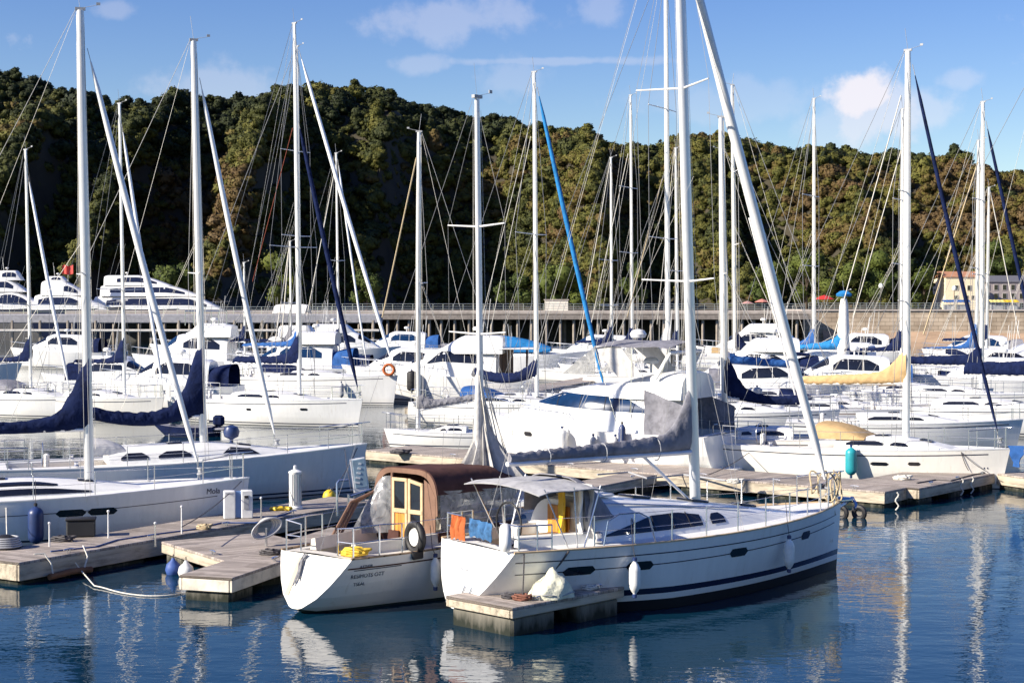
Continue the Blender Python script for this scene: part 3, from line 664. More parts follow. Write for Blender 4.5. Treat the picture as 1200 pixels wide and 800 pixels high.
def leaf_mat(name, stops, inst=False):
    m, nt, p = _pri(name); L = nt.links
    at = N(nt, 'ShaderNodeAttribute', attribute_name='tone')
    nz = N(nt, 'ShaderNodeTexNoise', i_Scale=.9, i_Detail=4.0); tc = N(nt, 'ShaderNodeTexCoord'); L.new(tc.outputs['Object'], nz.inputs[0])
    ad = N(nt, 'ShaderNodeMath', operation='MULTIPLY_ADD'); L.new(nz.outputs[0], ad.inputs[0]); ad.inputs[1].default_value = .16; L.new(at.outputs['Fac'], ad.inputs[2])
    if inst:
        ai = N(nt, 'ShaderNodeAttribute', attribute_name='tone_i', attribute_type='INSTANCER'); aj = N(nt, 'ShaderNodeMath', operation='ADD'); L.new(ai.outputs['Fac'], aj.inputs[0]); L.new(ad.outputs[0], aj.inputs[1])
        ak = N(nt, 'ShaderNodeMath', operation='SUBTRACT'); L.new(aj.outputs[0], ak.inputs[0]); ak.inputs[1].default_value = .5; ad = ak
    sb = N(nt, 'ShaderNodeMath', operation='SUBTRACT'); L.new(ad.outputs[0], sb.inputs[0]); sb.inputs[1].default_value = .08
    L.new(ramp(nt, sb.outputs[0], stops), p.inputs['Base Color']); p.inputs['Roughness'].default_value = .7; p.inputs['Specular IOR Level'].default_value = .2
    an = N(nt, 'ShaderNodeAttribute', attribute_name='leaf_normal'); vt = N(nt, 'ShaderNodeVectorTransform', vector_type='NORMAL', convert_from='OBJECT', convert_to='WORLD')
    L.new(an.outputs['Vector'], vt.inputs[0]); L.new(vt.outputs[0], p.inputs['Normal'])
    return m
FSTOPS = ([(0, (0.016, 0.024, 0.011)), (.2, (0.037, 0.046, 0.014)), (.4, (0.080, 0.084, 0.019)), (.52, (0.122, 0.117, 0.024)), (.66, (0.114, 0.081, 0.026)), (.84, (0.108, 0.068, 0.030)), (1, (0.142, 0.099, 0.049))])
def leaf_cloud(cent, rad, squash, tone, nleaf, size, rng, flat=.55, core=True):
    """small leaf clumps (triangles) spread over crowns, over a faceted inner mass: vertices, tones, normals"""
    n = len(cent); tot = n * nleaf
    ph = rng.uniform(0, 6.28, (n, 6))
    def lobes(d, ph):
        a = np.arctan2(d[..., 1], d[..., 0]); e = d[..., 2]
        return 1 + .10 * np.sin(3 * a + ph[..., 0]) * np.cos(3 * e + ph[..., 1]) + .11 * np.sin(5 * a + ph[..., 2] + 4 * e) + .10 * np.sin(7 * e + ph[..., 3] + 2 * a)
    c = np.repeat(cent, nleaf, 0); r = np.repeat(rad, nleaf)[:, None]; sq = np.repeat(squash, nleaf)[:, None]; tn = np.repeat(tone, nleaf)
    d = rng.normal(size=(tot, 3)); d[:, 2] = d[:, 2] * .9 + .3; d[:, 1] -= .15; d /= np.linalg.norm(d, axis=1)[:, None]
    rr = (lobes(d, np.repeat(ph, nleaf, 0)) * (.98 - .2 * rng.random(tot) ** 1.3))[:, None]
    p = c + d * r * rr * np.concatenate([np.ones((tot, 2)), sq], 1)
    nr = d + rng.normal(size=(tot, 3)) * flat; nr /= np.linalg.norm(nr, axis=1)[:, None]
    u = np.cross(nr, rng.normal(size=(tot, 3))); u /= np.linalg.norm(u, axis=1)[:, None] + 1e-9; v = np.cross(nr, u)
    s = (size * (.55 + .9 * rng.random(tot)))[:, None]
    q = np.stack([p - u * s, p + u * s * .8 - v * s * .6, p + u * s * .3 + v * s], 1).reshape(-1, 3)
    sn = d * .72 + nr * .28; sn /= np.linalg.norm(sn, axis=1)[:, None]
    T = np.repeat(tn + rng.normal(size=tot) * .03, 3); SN = np.repeat(sn, 3, 0)
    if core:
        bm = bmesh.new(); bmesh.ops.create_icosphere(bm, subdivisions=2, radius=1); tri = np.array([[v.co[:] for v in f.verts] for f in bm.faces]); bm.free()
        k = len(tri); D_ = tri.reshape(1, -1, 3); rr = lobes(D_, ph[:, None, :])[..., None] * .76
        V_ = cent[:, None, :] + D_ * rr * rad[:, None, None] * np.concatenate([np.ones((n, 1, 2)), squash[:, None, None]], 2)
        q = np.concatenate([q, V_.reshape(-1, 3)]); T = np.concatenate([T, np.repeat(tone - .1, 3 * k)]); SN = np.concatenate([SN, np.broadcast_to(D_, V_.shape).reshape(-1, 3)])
    return q, T, SN
def leaf_mesh(name, q, tone, nrm, m):
    me = bpy.data.meshes.new(name); n = len(q) // 3
    me.vertices.add(n * 3); me.vertices.foreach_set('co', q.astype(np.float32).ravel())
    me.loops.add(n * 3); me.loops.foreach_set('vertex_index', np.arange(n * 3, dtype=np.int32))
    me.polygons.add(n); me.polygons.foreach_set('loop_start', np.arange(0, n * 3, 3, dtype=np.int32)); me.polygons.foreach_set('loop_total', np.full(n, 3, np.int32))
    at = me.attributes.new('tone', 'FLOAT', 'POINT'); at.data.foreach_set('value', np.clip(tone, 0, 1).astype(np.float32))
    an = me.attributes.new('leaf_normal', 'FLOAT_VECTOR', 'POINT'); an.data.foreach_set('vector', nrm.astype(np.float32).ravel())
    me.materials.append(m); me.update(); return me
rng = np.random.default_rng(5); cs = []; rs = []; sqs = []; tn = []
y = 282.0
while y < 466:
    step = lerp(2.35, 3.1, (y - 282) / 184); x = -.42 * y - 12
    while x < .42 * y + 12:
        g = sqrt(1 + ((ground_z(x + 1.5, y) - ground_z(x - 1.5, y)) / 3) ** 2 + ((ground_z(x, y + 1.5) - ground_z(x, y - 1.5)) / 3) ** 2)
        k = g * .95; k = int(k) + (random.random() < k % 1)
        for _ in range(max(1, min(k, 6))):
            X = x + random.uniform(-.55, .55) * step; Y = y + random.uniform(-.55, .55) * step * .8; z = ground_z(X, Y)
            if z < 5.2 or Y > CREST + 8: continue
            r = step * random.choice((.45, .52, .6, .7, .85, 1.15)) * random.uniform(.85, 1.15)
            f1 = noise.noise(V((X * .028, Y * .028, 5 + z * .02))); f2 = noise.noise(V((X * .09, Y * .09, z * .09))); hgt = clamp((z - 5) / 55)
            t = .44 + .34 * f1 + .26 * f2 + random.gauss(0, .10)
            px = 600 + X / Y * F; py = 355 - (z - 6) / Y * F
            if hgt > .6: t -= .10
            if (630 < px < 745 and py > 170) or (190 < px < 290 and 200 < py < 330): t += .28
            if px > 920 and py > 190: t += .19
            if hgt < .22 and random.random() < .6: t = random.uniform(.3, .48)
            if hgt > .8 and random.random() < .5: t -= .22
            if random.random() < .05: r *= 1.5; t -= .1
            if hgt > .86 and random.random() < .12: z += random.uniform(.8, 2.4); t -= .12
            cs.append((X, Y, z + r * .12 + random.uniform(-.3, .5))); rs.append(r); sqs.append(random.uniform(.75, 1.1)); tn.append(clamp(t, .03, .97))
        x += step
    y += step * .8
# ten crown shapes, set many times over the slope by a geometry-node group
FOREST_I = leaf_mat('forest_crowns', FSTOPS, inst=True)
pc = bpy.data.collections.new('crown_shapes')
for k in range(10):
    sub_c = [(0, 0, 0)] + [(cos(a) * .55, sin(a) * .55, random.uniform(-.2, .45)) for a in [2 * pi * (n_ + random.random() * .6) / 4 for n_ in range(4)]]
    if k > 6: sub_c = [(0, 0, -.1), (.1, 0, .35), (0, .1, .75), (.35, .1, .0), (-.3, -.2, .1)]
    sr = [.72] + [random.uniform(.34, .58) for _ in range(4)]
    if k > 6: sr = [.6, .5, .36, .4, .42]
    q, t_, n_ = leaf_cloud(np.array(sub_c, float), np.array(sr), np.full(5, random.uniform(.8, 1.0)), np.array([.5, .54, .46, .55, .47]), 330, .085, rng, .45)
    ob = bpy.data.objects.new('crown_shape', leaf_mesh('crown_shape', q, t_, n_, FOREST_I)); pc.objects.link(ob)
me = bpy.data.meshes.new('forest'); me.from_pydata(cs, [], [])
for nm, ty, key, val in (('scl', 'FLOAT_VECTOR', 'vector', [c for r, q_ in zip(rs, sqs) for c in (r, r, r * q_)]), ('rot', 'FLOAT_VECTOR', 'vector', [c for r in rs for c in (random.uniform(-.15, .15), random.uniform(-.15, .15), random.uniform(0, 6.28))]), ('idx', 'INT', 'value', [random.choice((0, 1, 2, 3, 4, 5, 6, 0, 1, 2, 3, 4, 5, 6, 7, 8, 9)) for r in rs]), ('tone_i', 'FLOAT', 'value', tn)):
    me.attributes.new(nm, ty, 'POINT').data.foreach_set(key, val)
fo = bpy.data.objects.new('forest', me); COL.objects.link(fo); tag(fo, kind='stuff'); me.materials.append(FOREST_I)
g = bpy.data.node_groups.new('scatter_crowns', 'GeometryNodeTree')
g.interface.new_socket('Geometry', in_out='INPUT', socket_type='NodeSocketGeometry'); g.interface.new_socket('Geometry', in_out='OUTPUT', socket_type='NodeSocketGeometry')
gi, go = g.nodes.new('NodeGroupInput'), g.nodes.new('NodeGroupOutput'); ip = g.nodes.new('GeometryNodeInstanceOnPoints'); ci = g.nodes.new('GeometryNodeCollectionInfo')
ci.inputs['Collection'].default_value = pc; ci.inputs['Separate Children'].default_value = True; ci.inputs['Reset Children'].default_value = True
def na(nm, ty):
    n = g.nodes.new('GeometryNodeInputNamedAttribute'); n.data_type = ty; n.inputs['Name'].default_value = nm; return n.outputs['Attribute']
er = g.nodes.new('FunctionNodeEulerToRotation'); g.links.new(na('rot', 'FLOAT_VECTOR'), er.inputs[0])
g.links.new(gi.outputs[0], ip.inputs['Points']); g.links.new(ci.outputs[0], ip.inputs['Instance']); ip.inputs['Pick Instance'].default_value = True
g.links.new(na('idx', 'INT'), ip.inputs['Instance Index']); g.links.new(er.outputs[0], ip.inputs['Rotation']); g.links.new(na('scl', 'FLOAT_VECTOR'), ip.inputs['Scale'])
g.links.new(ip.outputs[0], go.inputs[0])
md = fo.modifiers.new('scatter', 'NODES'); md.node_group = g
print('crowns', len(cs))

# ------------------------------------------------------------------ trees along the quay
GREENL = leaf_mat('green_leaves', [(0, (.016, .026, .008)), (.4, (.045, .064, .013)), (.7, (.085, .105, .018)), (1, (.13, .125, .028))])
BARK = mat('bark', (.07, .05, .035), .9, var=.4)
def tree(x, y, h, r, tone, label, seed, group='trees standing along the quay'):
    g = np.random.default_rng(seed); rr = random.Random(seed); o = thing('tree', label, 'tree', (x, y, 4.6), rr.uniform(0, 6), group)
    mb = MB(); mb.path([(0, 0, -.2), (.1, 0, h * .3), (-.1, .1, h * .55), (.1, 0, h * .8)], [.28, .22, .15, .05], 8)
    cc = []; cr = []
    for k in range(11):
        a = rr.uniform(0, 6.28); u = rr.uniform(.25, .95); rad = r * rr.uniform(.25, .75) * (1.1 - .6 * abs(u - .5)); c = (cos(a) * rad, sin(a) * rad, h * u); cc.append(c); cr.append(r * rr.uniform(.34, .55))
        mb.path([(0, 0, h * u * .55), (c[0] * .6, c[1] * .6, h * u * .85), c], [.1, .06, .02], 5)
    mb.build('trunk', BARK, o)
    q, t_, n_ = leaf_cloud(np.array(cc), np.array(cr), np.full(11, .9), np.clip(tone + g.normal(size=11) * .1, 0, 1), 260, .22, g)
    c = bpy.data.objects.new('crown', leaf_mesh('crown', q, t_, n_, GREENL)); COL.objects.link(c); c.parent = o
for i, (px, d, h, r, tone, lab) in enumerate((
    (662, 268, 7.5, 4.2, .72, 'bright green bushy tree beside the white hut on the pier'),
    (625, 271, 6.5, 3.3, .55, 'mid green tree left of the bright bush near the white hut'),
    (745, 273, 8.5, 3.0, .45, 'tall narrow green tree behind the twin thin masts'),
    (905, 272, 8.0, 3.4, .5, 'dark green tree behind the red parasols on the pier'),
    (945, 270, 9.0, 3.8, .6, 'green tree with full crown left of the red parasol'),
    (985, 269, 8.0, 3.6, .66, 'light green round tree behind the blue lighthouse cover'),
    (1018, 270, 9.5, 4.0, .56, 'green tree just left of the white globe lamp post'),
    (1052, 271, 8.5, 3.4, .42, 'dark green tree behind the pair of tall white masts'),
    (1082, 270, 7.5, 3.2, .5, 'leafy tree touching the cream house on its left'),
    (1180, 291, 12, 4.0, .5, 'tree rising behind the grey terrace block'),
    (205, 285, 8.5, 4.0, .5, 'green tree behind the stern of the long white yacht'),
    (328, 283, 9.0, 3.8, .7, 'yellow green tree low on the hill left of the thick mast'),
    (430, 281, 6.5, 3.2, .4, 'small dark tree at the foot of the shaded cliff'),
    (600, 277, 6.0, 2.8, .35, 'small dull green tree at the cliff foot in shade'))):
    tree((px - 600) / F * d, d, h, r, tone, lab, 40 + i)

# ------------------------------------------------------------------ quay, pier and what stands on it
STONE = mat('quay_stone', (.40, .31, .22), .9, var=.4, vs=.6, bump=.6, bs=2, stretch=(1, 1, 1.6))
def block_mat():
    m, nt, p = _pri('quay_blocks'); L = nt.links; tc = N(nt, 'ShaderNodeTexCoord'); sx = N(nt, 'ShaderNodeSeparateXYZ'); L.new(tc.outputs['Object'], sx.inputs[0]); cb = N(nt, 'ShaderNodeCombineXYZ'); L.new(sx.outputs[0], cb.inputs[0]); L.new(sx.outputs[2], cb.inputs[1])
    br = N(nt, 'ShaderNodeTexBrick', i_Scale=1.0); br.inputs['Brick Width'].default_value = 1.5; br.inputs['Row Height'].default_value = .62; br.inputs['Mortar Size'].default_value = .025
    br.inputs['Color1'].default_value = (.66, .54, .41, 1); br.inputs['Color2'].default_value = (.54, .43, .32, 1); br.inputs['Mortar'].default_value = (.14, .10, .07, 1); L.new(cb.outputs[0], br.inputs[0])
    nz = N(nt, 'ShaderNodeTexNoise', i_Scale=.5, i_Detail=6.0); L.new(tc.outputs['Object'], nz.inputs[0])
    mx = N(nt, 'ShaderNodeMix', data_type='RGBA', blend_type='MULTIPLY'); mx.inputs[0].default_value = .8; L.new(br.outputs[0], mx.inputs[6]); L.new(ramp(nt, nz.outputs[0], [(.3, (.5, .48, .45)), (.7, (1, 1, 1))]), mx.inputs[7])
    L.new(mx.outputs[2], p.inputs['Base Color']); p.inputs['Roughness'].default_value = .9; return m
SLAB = mat('pier_concrete', (.42, .37, .33), .9, var=.3, vs=.8, bump=.4, bs=3)
PILE = mat('pier_pile', (.30, .26, .22), .9, var=.4, vs=1.2)
QZ = 4.75
quay = thing('quay', 'long pale stone quay wall with promenade on the far shore', 'quay', (0, 0, 0))
mb = MB(); mb.box((75, 262, QZ - 2.6), (60 + 0, 22, 5.2)); mb.box((250, 262, QZ - 2.6), (290, 22, 5.2)); mb.build('wall', block_mat(), quay, 0)
mb = MB(); mb.box((225, 262, QZ + .1), (360.4, 22.4, .22), bev=.04); mb.build('coping', SLAB, quay, 0)
mb = MB(); mb.grid([[V((x, 251.2 - 2.2 * k + .8 * noise.noise(V((x * .2, k, 2))), 1.7 - 2.2 * k + .25 * noise.noise(V((x * .3, k, 0))))) for x in range(48, 240, 3)] for k in (0, .25, .5, .75, 1)])
mb.build('foreshore', mat('red_foreshore', (.38, .265, .18), .95, var=.35, vs=.7, bump=.7, bs=3, stretch=(.4, 1, 2)), smooth=60)['kind'] = 'structure'
tag(MB().box((0, 271, 2.2), (900, 22, 4.86)).build('quayside_ground', mat('quayside_paving', (.30, .27, .24), .9), smooth=0), kind='structure')
pier = thing('pier', 'long concrete pier on rows of piles below the wooded hill', 'pier', (0, 0, 0))
mb = MB(); mb.box((-11, 251, QZ - .18), (112, 16, .5), bev=.05); mb.build('deck_slab', SLAB, pier, 0)
mb = MB(); mb.box((-11, 243.2, QZ - .85), (112, .6, .7)); mb.build('edge_beam', mat('pier_beam', (.24, .21, .19), .9, var=.3), pier, 0)
SIDE = mat('pier_dark_side', (.15, .15, .17), .9, var=.3)
x = -66.0; k = 0
while x < 45:
    MB().tube((x, 243.6, QZ - 1), (x, 243.6, -.5), .22, n=8).build('pile', PILE, pier)
    if k % 2 == 0: MB().tube((x + .8, 249, QZ - 1), (x + .8, 249, -.5), .22, n=6).build('pile', PILE, pier)
    x += random.uniform(1.5, 2.3); k += 1
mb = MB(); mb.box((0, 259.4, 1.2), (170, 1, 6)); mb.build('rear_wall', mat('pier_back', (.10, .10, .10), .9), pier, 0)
# left arm of the pier is a grey walkway nearer the camera
arm = thing('walkway', 'grey floating walkway with pale handrail in front of the large yachts', 'walkway', (0, 0, 0))
MB().box((-72, 236, 3.75), (106, 5, 1.3), bev=.12).build('deck_slab', mat('walkway_grey', (.30, .30, .33), .7, var=.25), arm, 0)
MB().box((-72, 233.0, 2.05), (106, .5, .38), bev=.1).build('fender_beam', mat('beam_pale', (.55, .53, .5), .7, var=.2), arm, 0)
for i in range(27): MB().tube((-124 + i * 4, 233.6, 3.5), (-124 + i * 4, 233.6, -.5), .2, n=6).build('pile', PILE, arm)
def railing(x0, x1, y, z, label, h=1.05, step=2.0):
    o = thing('railing', label, 'railing', (x0, y, z)); mb = MB()
    for zz in (h, h * .66, h * .33): mb.tube((0, 0, zz), (x1 - x0, 0, zz), .035, n=5)
    mb.build('rail', STEEL, o); n = int((x1 - x0) / step)
    for i in range(min(n + 1, 95)): MB().tube(((x1 - x0) * i / n, 0, 0), ((x1 - x0) * i / n, 0, h), .035, n=5).build('post', STEEL, o)
railing(46, 130, 251.6, QZ + .2, 'thin grey railing along the top of the stone quay', step=1.0)
railing(-30, 44, 243.6, QZ + .07, 'thin pale railing along the concrete pier', step=1.5)
railing(-125, -20, 234, 4.4, 'dark railing on the grey walkway below the large yachts', step=2.0)
# hut, lamps, parasols, stalls, cars
def P2(px, d): return (px - 600) / F * d
h = thing('hut', 'small flat white hut beside the bright green tree', 'hut', (P2(652, 256), 256, QZ + .07))
MB().box((0, 0, .8), (3.6, 2.5, 1.6)).build('wall', mat('hut_white', (.7, .66, .58), .8), h, 0); MB().box((0, 0, 1.68), (3.9, 2.8, .16), bev=.03).build('roof', SLAB, h, 0)
def lamp(px, d, h, label, z=QZ + .2):
    o = thing('lamp_post', label, 'lamp post', (P2(px, d), d, z), 0, 'lamp posts on the quay')
    MB().path([(0, 0, 0), (0, 0, .5), (0, 0, h)], [.12, .07, .05], 8).build('pole', RUBBER, o); MB().lathe([(.05, h), (.3, h + .15), (.38, h + .45), (.25, h + .75), (.05, h + .85)], n=12).build('globe', mat('lamp_globe', (.75, .78, .74), .3), o)
lamp(1032, 262, 3.4, 'lamp post with white globe among trees left of cream house')
lamp(1118, 262, 3.0, 'lamp post with white globe standing right before the cream house')
def parasol(px, label, m=RED, s=1.0):
    o = thing('parasol', label, 'parasol', (P2(px, 256), 256, QZ + .07), 0, 'parasols on the pier')
    MB().tube((0, 0, 0), (0, 0, 2.3 * s), .04).build('pole', STEEL, o); MB().lathe([(1.6 * s, 1.75 * s), (1.62 * s, 1.8 * s), (.8 * s, 2.2 * s), (.05, 2.45 * s)], n=8).build('canopy', m, o, 20)
parasol(966, 'red parasol open on the pier before dark trees'); parasol(893, 'smaller faded red parasol open on pier left of others', mat('faded_red', (.5, .2, .16), .8), .75)
parasol(876, 'low dull pink parasol at the left end of pier terrace', mat('dull_pink', (.45, .25, .22), .8), .62)
# cream gable house and grey terrace
def house(name, label, x0, x1, y0, y1, z0, zw, zr, wallm, roofm, wins, trim):
    o = thing(name, label, 'house', ((x0 + x1) / 2, y0, z0)); w = x1 - x0; d = y1 - y0
    MB().box((0, d / 2, (zw - z0) / 2), (w, d, zw - z0)).build('wall', wallm, o, 0)
    r = zr - z0; e = zw - z0
    mb = MB(); mb.add([V(p) for p in ((-w / 2 - .25, -.25, e), (w / 2 + .25, -.25, e), (w / 2 + .25, d + .25, e), (-w / 2 - .25, d + .25, e), (-w / 2 - .25, d / 2, r), (w / 2 + .25, d / 2, r))], [(0, 1, 5, 4), (2, 3, 4, 5), (0, 4, 3), (1, 2, 5), (3, 2, 1, 0)]); mb.build('roof', roofm, o, 0)
    for (wx, wz, ww, wh) in wins:
        f = MB().box((wx, -.03, wz), (ww + .16, .1, wh + .16)).build('window', trim, o, 0); MB().box((wx, -.06, wz), (ww, .08, wh)).build('pane', GLASS, f, 0)
    return o
house('house', 'cream rendered house with orange tiled roof beside the quay', P2(1104, 270), P2(1146, 270), 268, 276, 4.6, 10.3, 11.3, mat('cream_render', (.78, .66, .46), .85, var=.1), mat('orange_tile', (.42, .20, .11), .85, var=.25, vs=2),
      [(-1.2, 3.9, .55, .75), (.9, 3.9, .55, .75), (-1.2, 2.3, .55, .6), (.5, 2.3, .4, .6), (1.5, 2.3, .4, .6)], mat('house_trim', (.6, .55, .45), .8))
MB()
house('terrace_block', 'long grey three storey terrace block with rows of small windows', P2(1147, 280), P2(1300, 280), 278, 288, 4.6, 9.6, 10.8, mat('grey_render', (.33, .29, .29), .9, var=.15), mat('slate', (.12, .12, .14), .8, var=.2),
      [(-10.4 + 1.45 * i, z, .6, .85) for i in range(15) for z in (1.0, 2.6, 4.1)], mat('grey_trim', (.45, .42, .4), .8))
def stall(px, w, label, m, d=258):
    o = thing('market_stall', label, 'stall', (P2(px, d), d, QZ + .2), 0, 'market stalls on the quay')
    for sx in (-1, 1): MB().tube((sx * w * .45, -.5, 0), (sx * w * .45, -.5, 1.15), .04).build('pole', STEEL, o)
    MB().sheet([[V((-w / 2 + w * i / 8, -.8, 1.15 + .05 * (i % 2))), V((-w / 2 + w * i / 8, .2, 1.5 + .05 * (i % 2))), V((-w / 2 + w * i / 8, 1, 1.3))][::-1] for i in range(9)], .04).build('awning', m, o, 0)
    MB().box((0, 0, .4), (w * .85, .7, .8)).build('counter', PVCG, o, 0)
stall(1112, 2.0, 'blue awning stall left in front of the cream house', BLUEC); stall(1128, 2.2, 'blue awning stall right in front of the cream house', BLUEC)
stall(1168, 2.4, 'pale yellow stall in front of the grey terrace', mat('pale_yellow_cloth', (.7, .6, .2), .8)); stall(1183, 2.6, 'bright yellow stall in front of the grey terrace', YELLOW)

# the three large yachts behind the walkway
YG = 'large white yachts berthed beyond the pier'
LG = mat('yacht_glass', (.015, .02, .045), .12, var=.2)
def yacht(label, bow, head, L, B, decks, fb=5.4, **kw):
    lv = [dict(t0=a, t1=b, w=w, h=h, z0=z, fr=f, fp=1.3, pw=.4, qw=.5, taper=.4, win=[(q0, q1, .32, .8, dict(m=LG, taper=.3))], m=WHITE, name='deckhouse', rise=rr) for (a, b, w, h, z, f, q0, q1, rr) in decks]
    return motorboat('large_yacht', label, bow, fb, head, L, B, 4.9, lv, cat='yacht', group=YG, rail=(.3, .9), cock=(.01, .06), railh=.9, hullm=mat('yacht_hull', (.012, .016, .04), .2, coat=.4), lev=(.1, .3, .5, .7), **kw)
yacht('long white three deck yacht with rows of dark windows', (272, 0, 262), -4, 24.5, 5.6, [(.10, .95, 2.5, 2.3, 4.9, .25, .1, .88, 0), (.14, .80, 2.2, 1.8, 7.1, .35, .1, .85, 0), (.16, .60, 1.8, 1.7, 8.8, .5, .2, .8, 0)])
yacht('white motor yacht with red flag and two wide dark windows', (146, 0, 259), -6, 15, 4.6, [(.05, .86, 2.1, 2.5, 4.9, .5, .06, .6, 0), (.12, .62, 1.7, 2.4, 7.2, .6, .5, .8, 0), (.18, .38, 1.1, .9, 9.4, .3, .2, .7, 0)])
yacht('white motor yacht cut by the left edge of the photo', (70, 0, 264), -5, 15, 4.6, [(.05, .88, 2.1, 3.1, 4.9, .45, .35, .8, 0), (.1, .66, 1.8, 2.1, 7.8, .4, .25, .75, 0), (.3, .6, 1.3, 1.6, 9.7, .25, .3, .8, 0)])
fl = thing('flag', 'red flag flying above the white motor yacht left of thick mast', 'flag', ((80 - 600) / F * 258, 258, 10.0))
MB().tube((0, 0, -.6), (0, 0, 2.2), .05).build('pole', STEEL, fl)
MB().sheet([[V((-.9 + .22 * i, .12 * sin(i * 1.4), .55 + .35 * j + .1 * sin(i))) for j in range(5)] for i in range(9)], .03).build('cloth', RED, fl)
# ------------------------------------------------------------------ boats in the middle and far rows
SG = 'sailing boats in the rows behind'; MG = 'motor boats in the rows behind'
def sb(label, bow, fb, head, L, B, fs, **kw): kw.setdefault('group', SG); return sailboat('sailboat', label, bow, fb, head, L, B, fs, **kw)
NK = dict(neck=1.15, tall=.38, endtall=.2, fat=.17)
# left, second row
E = sb('white sloop with dark boot stripe, navy sail cover and navy furled sail', (425, 468), 1.35, -30, 11.2, 3.5, 1.2, mast=(351, 345, 28), jib=(421, 142, NAVYC, .10), boom=(None, 4.0, dict(neck=1.2, tall=.5, endtall=.35, fat=.2)), cover=NAVYC, mr=.12, spread=(.40,), sw=1.25, win=True, ports=((290, .3), (355, .4)))
Fb = sb('high sided white sloop with orange lifebuoy at its bow', (466, 440), 1.75, -28, 12.5, 3.7, 1.5, mast=(352, 348, 55), jib=(463, 58, MASTW, .11), boom=(None, 4.2), cover=BLUEC, mr=.11, spread=(.42, .68), hood=NAVYC)
Cb = sb('cream sloop with navy cover and outboard beside the leftmost tall mast', (192, 466), 1.2, -30, 9.2, 3.1, 1.1, hullm=CREAM, mast=(146, 140, 122), jib=(206, 146, MASTW, .08), boom=(None, 3.4, NK), cover=NAVYC, mr=.10, spread=(.36,), sw=1.1)
Bb = sb('white sloop at left edge with blue cover and grey hood', (108, 464), 1.2, -30, 9.0, 3.0, 1.1, mast=(36, 30, 176), jib=(82, 206, MASTW, .08), boom=(None, 3.4, NK), cover=NAVYC, hood=GREYC, mr=.10, spread=(.36,), sw=1.1)
G1 = sb('small sloop with thin mast between two thick masts left of centre', (430, 0, 118), 1.2, -28, 8.5, 2.8, 1.0, mast=(397, 394, 180), jib=(450, 186, MASTW, .07), boom=(None, 3, NK), cover=NAVYC, mr=.09, spread=(.5,))
G2 = sb('small yacht with red bundle at its short mast', (372, 0, 124), 1.2, -27, 8.5, 2.8, 1.0, mast=(341, 340, 283), boom=(None, 3, NK), cover=GREYC, mr=.09, spread=(.5,))
G3 = sb('small yacht with short mast behind the leaning white furled sail', (318, 0, 132), 1.2, -28, 8.0, 2.8, 1.0, mast=(287, 286, 308), boom=(None, 3, NK), cover=NAVYC, mr=.09, spread=(.5,))
# centre
Hb = sb('small day sailer with grey boom cover rising to the right', (450, 0, 67.5), .75, 176, 5.8, 2.0, .68, mast=(490, 491, 155), boom=(None, 2.5, dict(neck=.35, tall=.36, endtall=.3, fat=.16, rise=.45)), cover=GREYC, boomz=.75, mr=.105, spread=(.49,), sw=1.0, jib=None, cabin=(.4, .7, .28))
Jb = sb('white sloop with long azure furled sail, navy cover and blue hood', (712, 0, 77), 1.3, -24, 10.0, 3.3, 1.1, mast=(629, 626, 85), jib=(711, 102, SKYC, .10), boom=(None, 3.3, dict(neck=.5, tall=.5, endtall=.5, fat=.3, droop=.3)), cover=NAVYC, boomz=1.05, mr=.115, spread=(.505,), sw=1.25, hood=BLUEC)
Kb = sb('small sloop with thin mast right of the long azure sail', (745, 0, 128), 1.2, -26, 8.5, 2.8, 1.0, mast=(717, 716, 185), boom=(None, 3, NK), cover=NAVYC, mr=.1, spread=(.28, .5), sw=1.3)
Lb = sb('sloop with tall thin mast standing beside the thin double spreader mast', (775, 0, 120), 1.2, -26, 9.5, 3.0, 1.0, mast=(741, 739, 112), boom=(None, 3, NK), cover=NAVYC, mr=.1, spread=(.42, .66), sw=1.2)
Mb = sb('large sloop whose tall mast wears a white sail sleeve', (842, 0, 80), 1.4, -28, 12.5, 3.8, 1.2, mast=(783, 780, -45), boom=(None, 4, dict(neck=1.6, tall=.5, endtall=.35, fat=.2)), cover=LGREYC, mr=.135, spread=(.36, .66), sw=1.2)
Nb = sb('sloop with thin mast between the two tallest masts', (832, 0, 112), 1.2, -26, 9.0, 3.0, 1.0, mast=(794, 792, 174), boom=(None, 3.2, NK), cover=NAVYC, mr=.11, spread=(.45,), sw=1.2)
# right
Pb = sb('white sloop with navy cover hanging down its mast, stern to the right', (778, 0, 58.2), 1.3, 172, 6.9, 2.7, 1.25, mast=(850, 845, 138), boom=(None, 2.75, dict(neck=1.25, tall=.36, endtall=.34, fat=.17, droop=.12, rise=-.2)), cover=NAVYC, boomz=1.2, mr=.12, spread=(.5,), sw=1.1, rake=.4)
Qb = sb('sloop with short navy boom cover just right of the central furled sail', (790, 0, 103), 1.3, 176, 11.0, 3.4, 1.2, mast=(862, 858, 100), boom=(None, 4.6, dict(neck=1.1, tall=.4, endtall=.2, fat=.2, rise=-.3)), cover=NAVYC, mr=.115, spread=(.45, .7), sw=1.1)
Q2 = sb('white yacht with long blue boom cover behind the navy covered sloop', (775, 0, 84), 1.3, 178, 9.5, 3.1, 1.2, mast=(846, 847, 176), boom=(None, 3.6, dict(neck=.3, tall=.45, endtall=.4, fat=.25, rise=-.25)), cover=BLUEC, boomz=1.5, mr=.09, spread=(.5,))
Rb = sb('sloop with white mast and two spreader pairs right of centre', (1018, 0, 112), 1.3, -28, 10.5, 3.3, 1.2, mast=(954, 954, 116), boom=(None, 3.8, NK), cover=BLUEC, mr=.115, spread=(.38, .64), sw=1.25, hood=NAVYC)
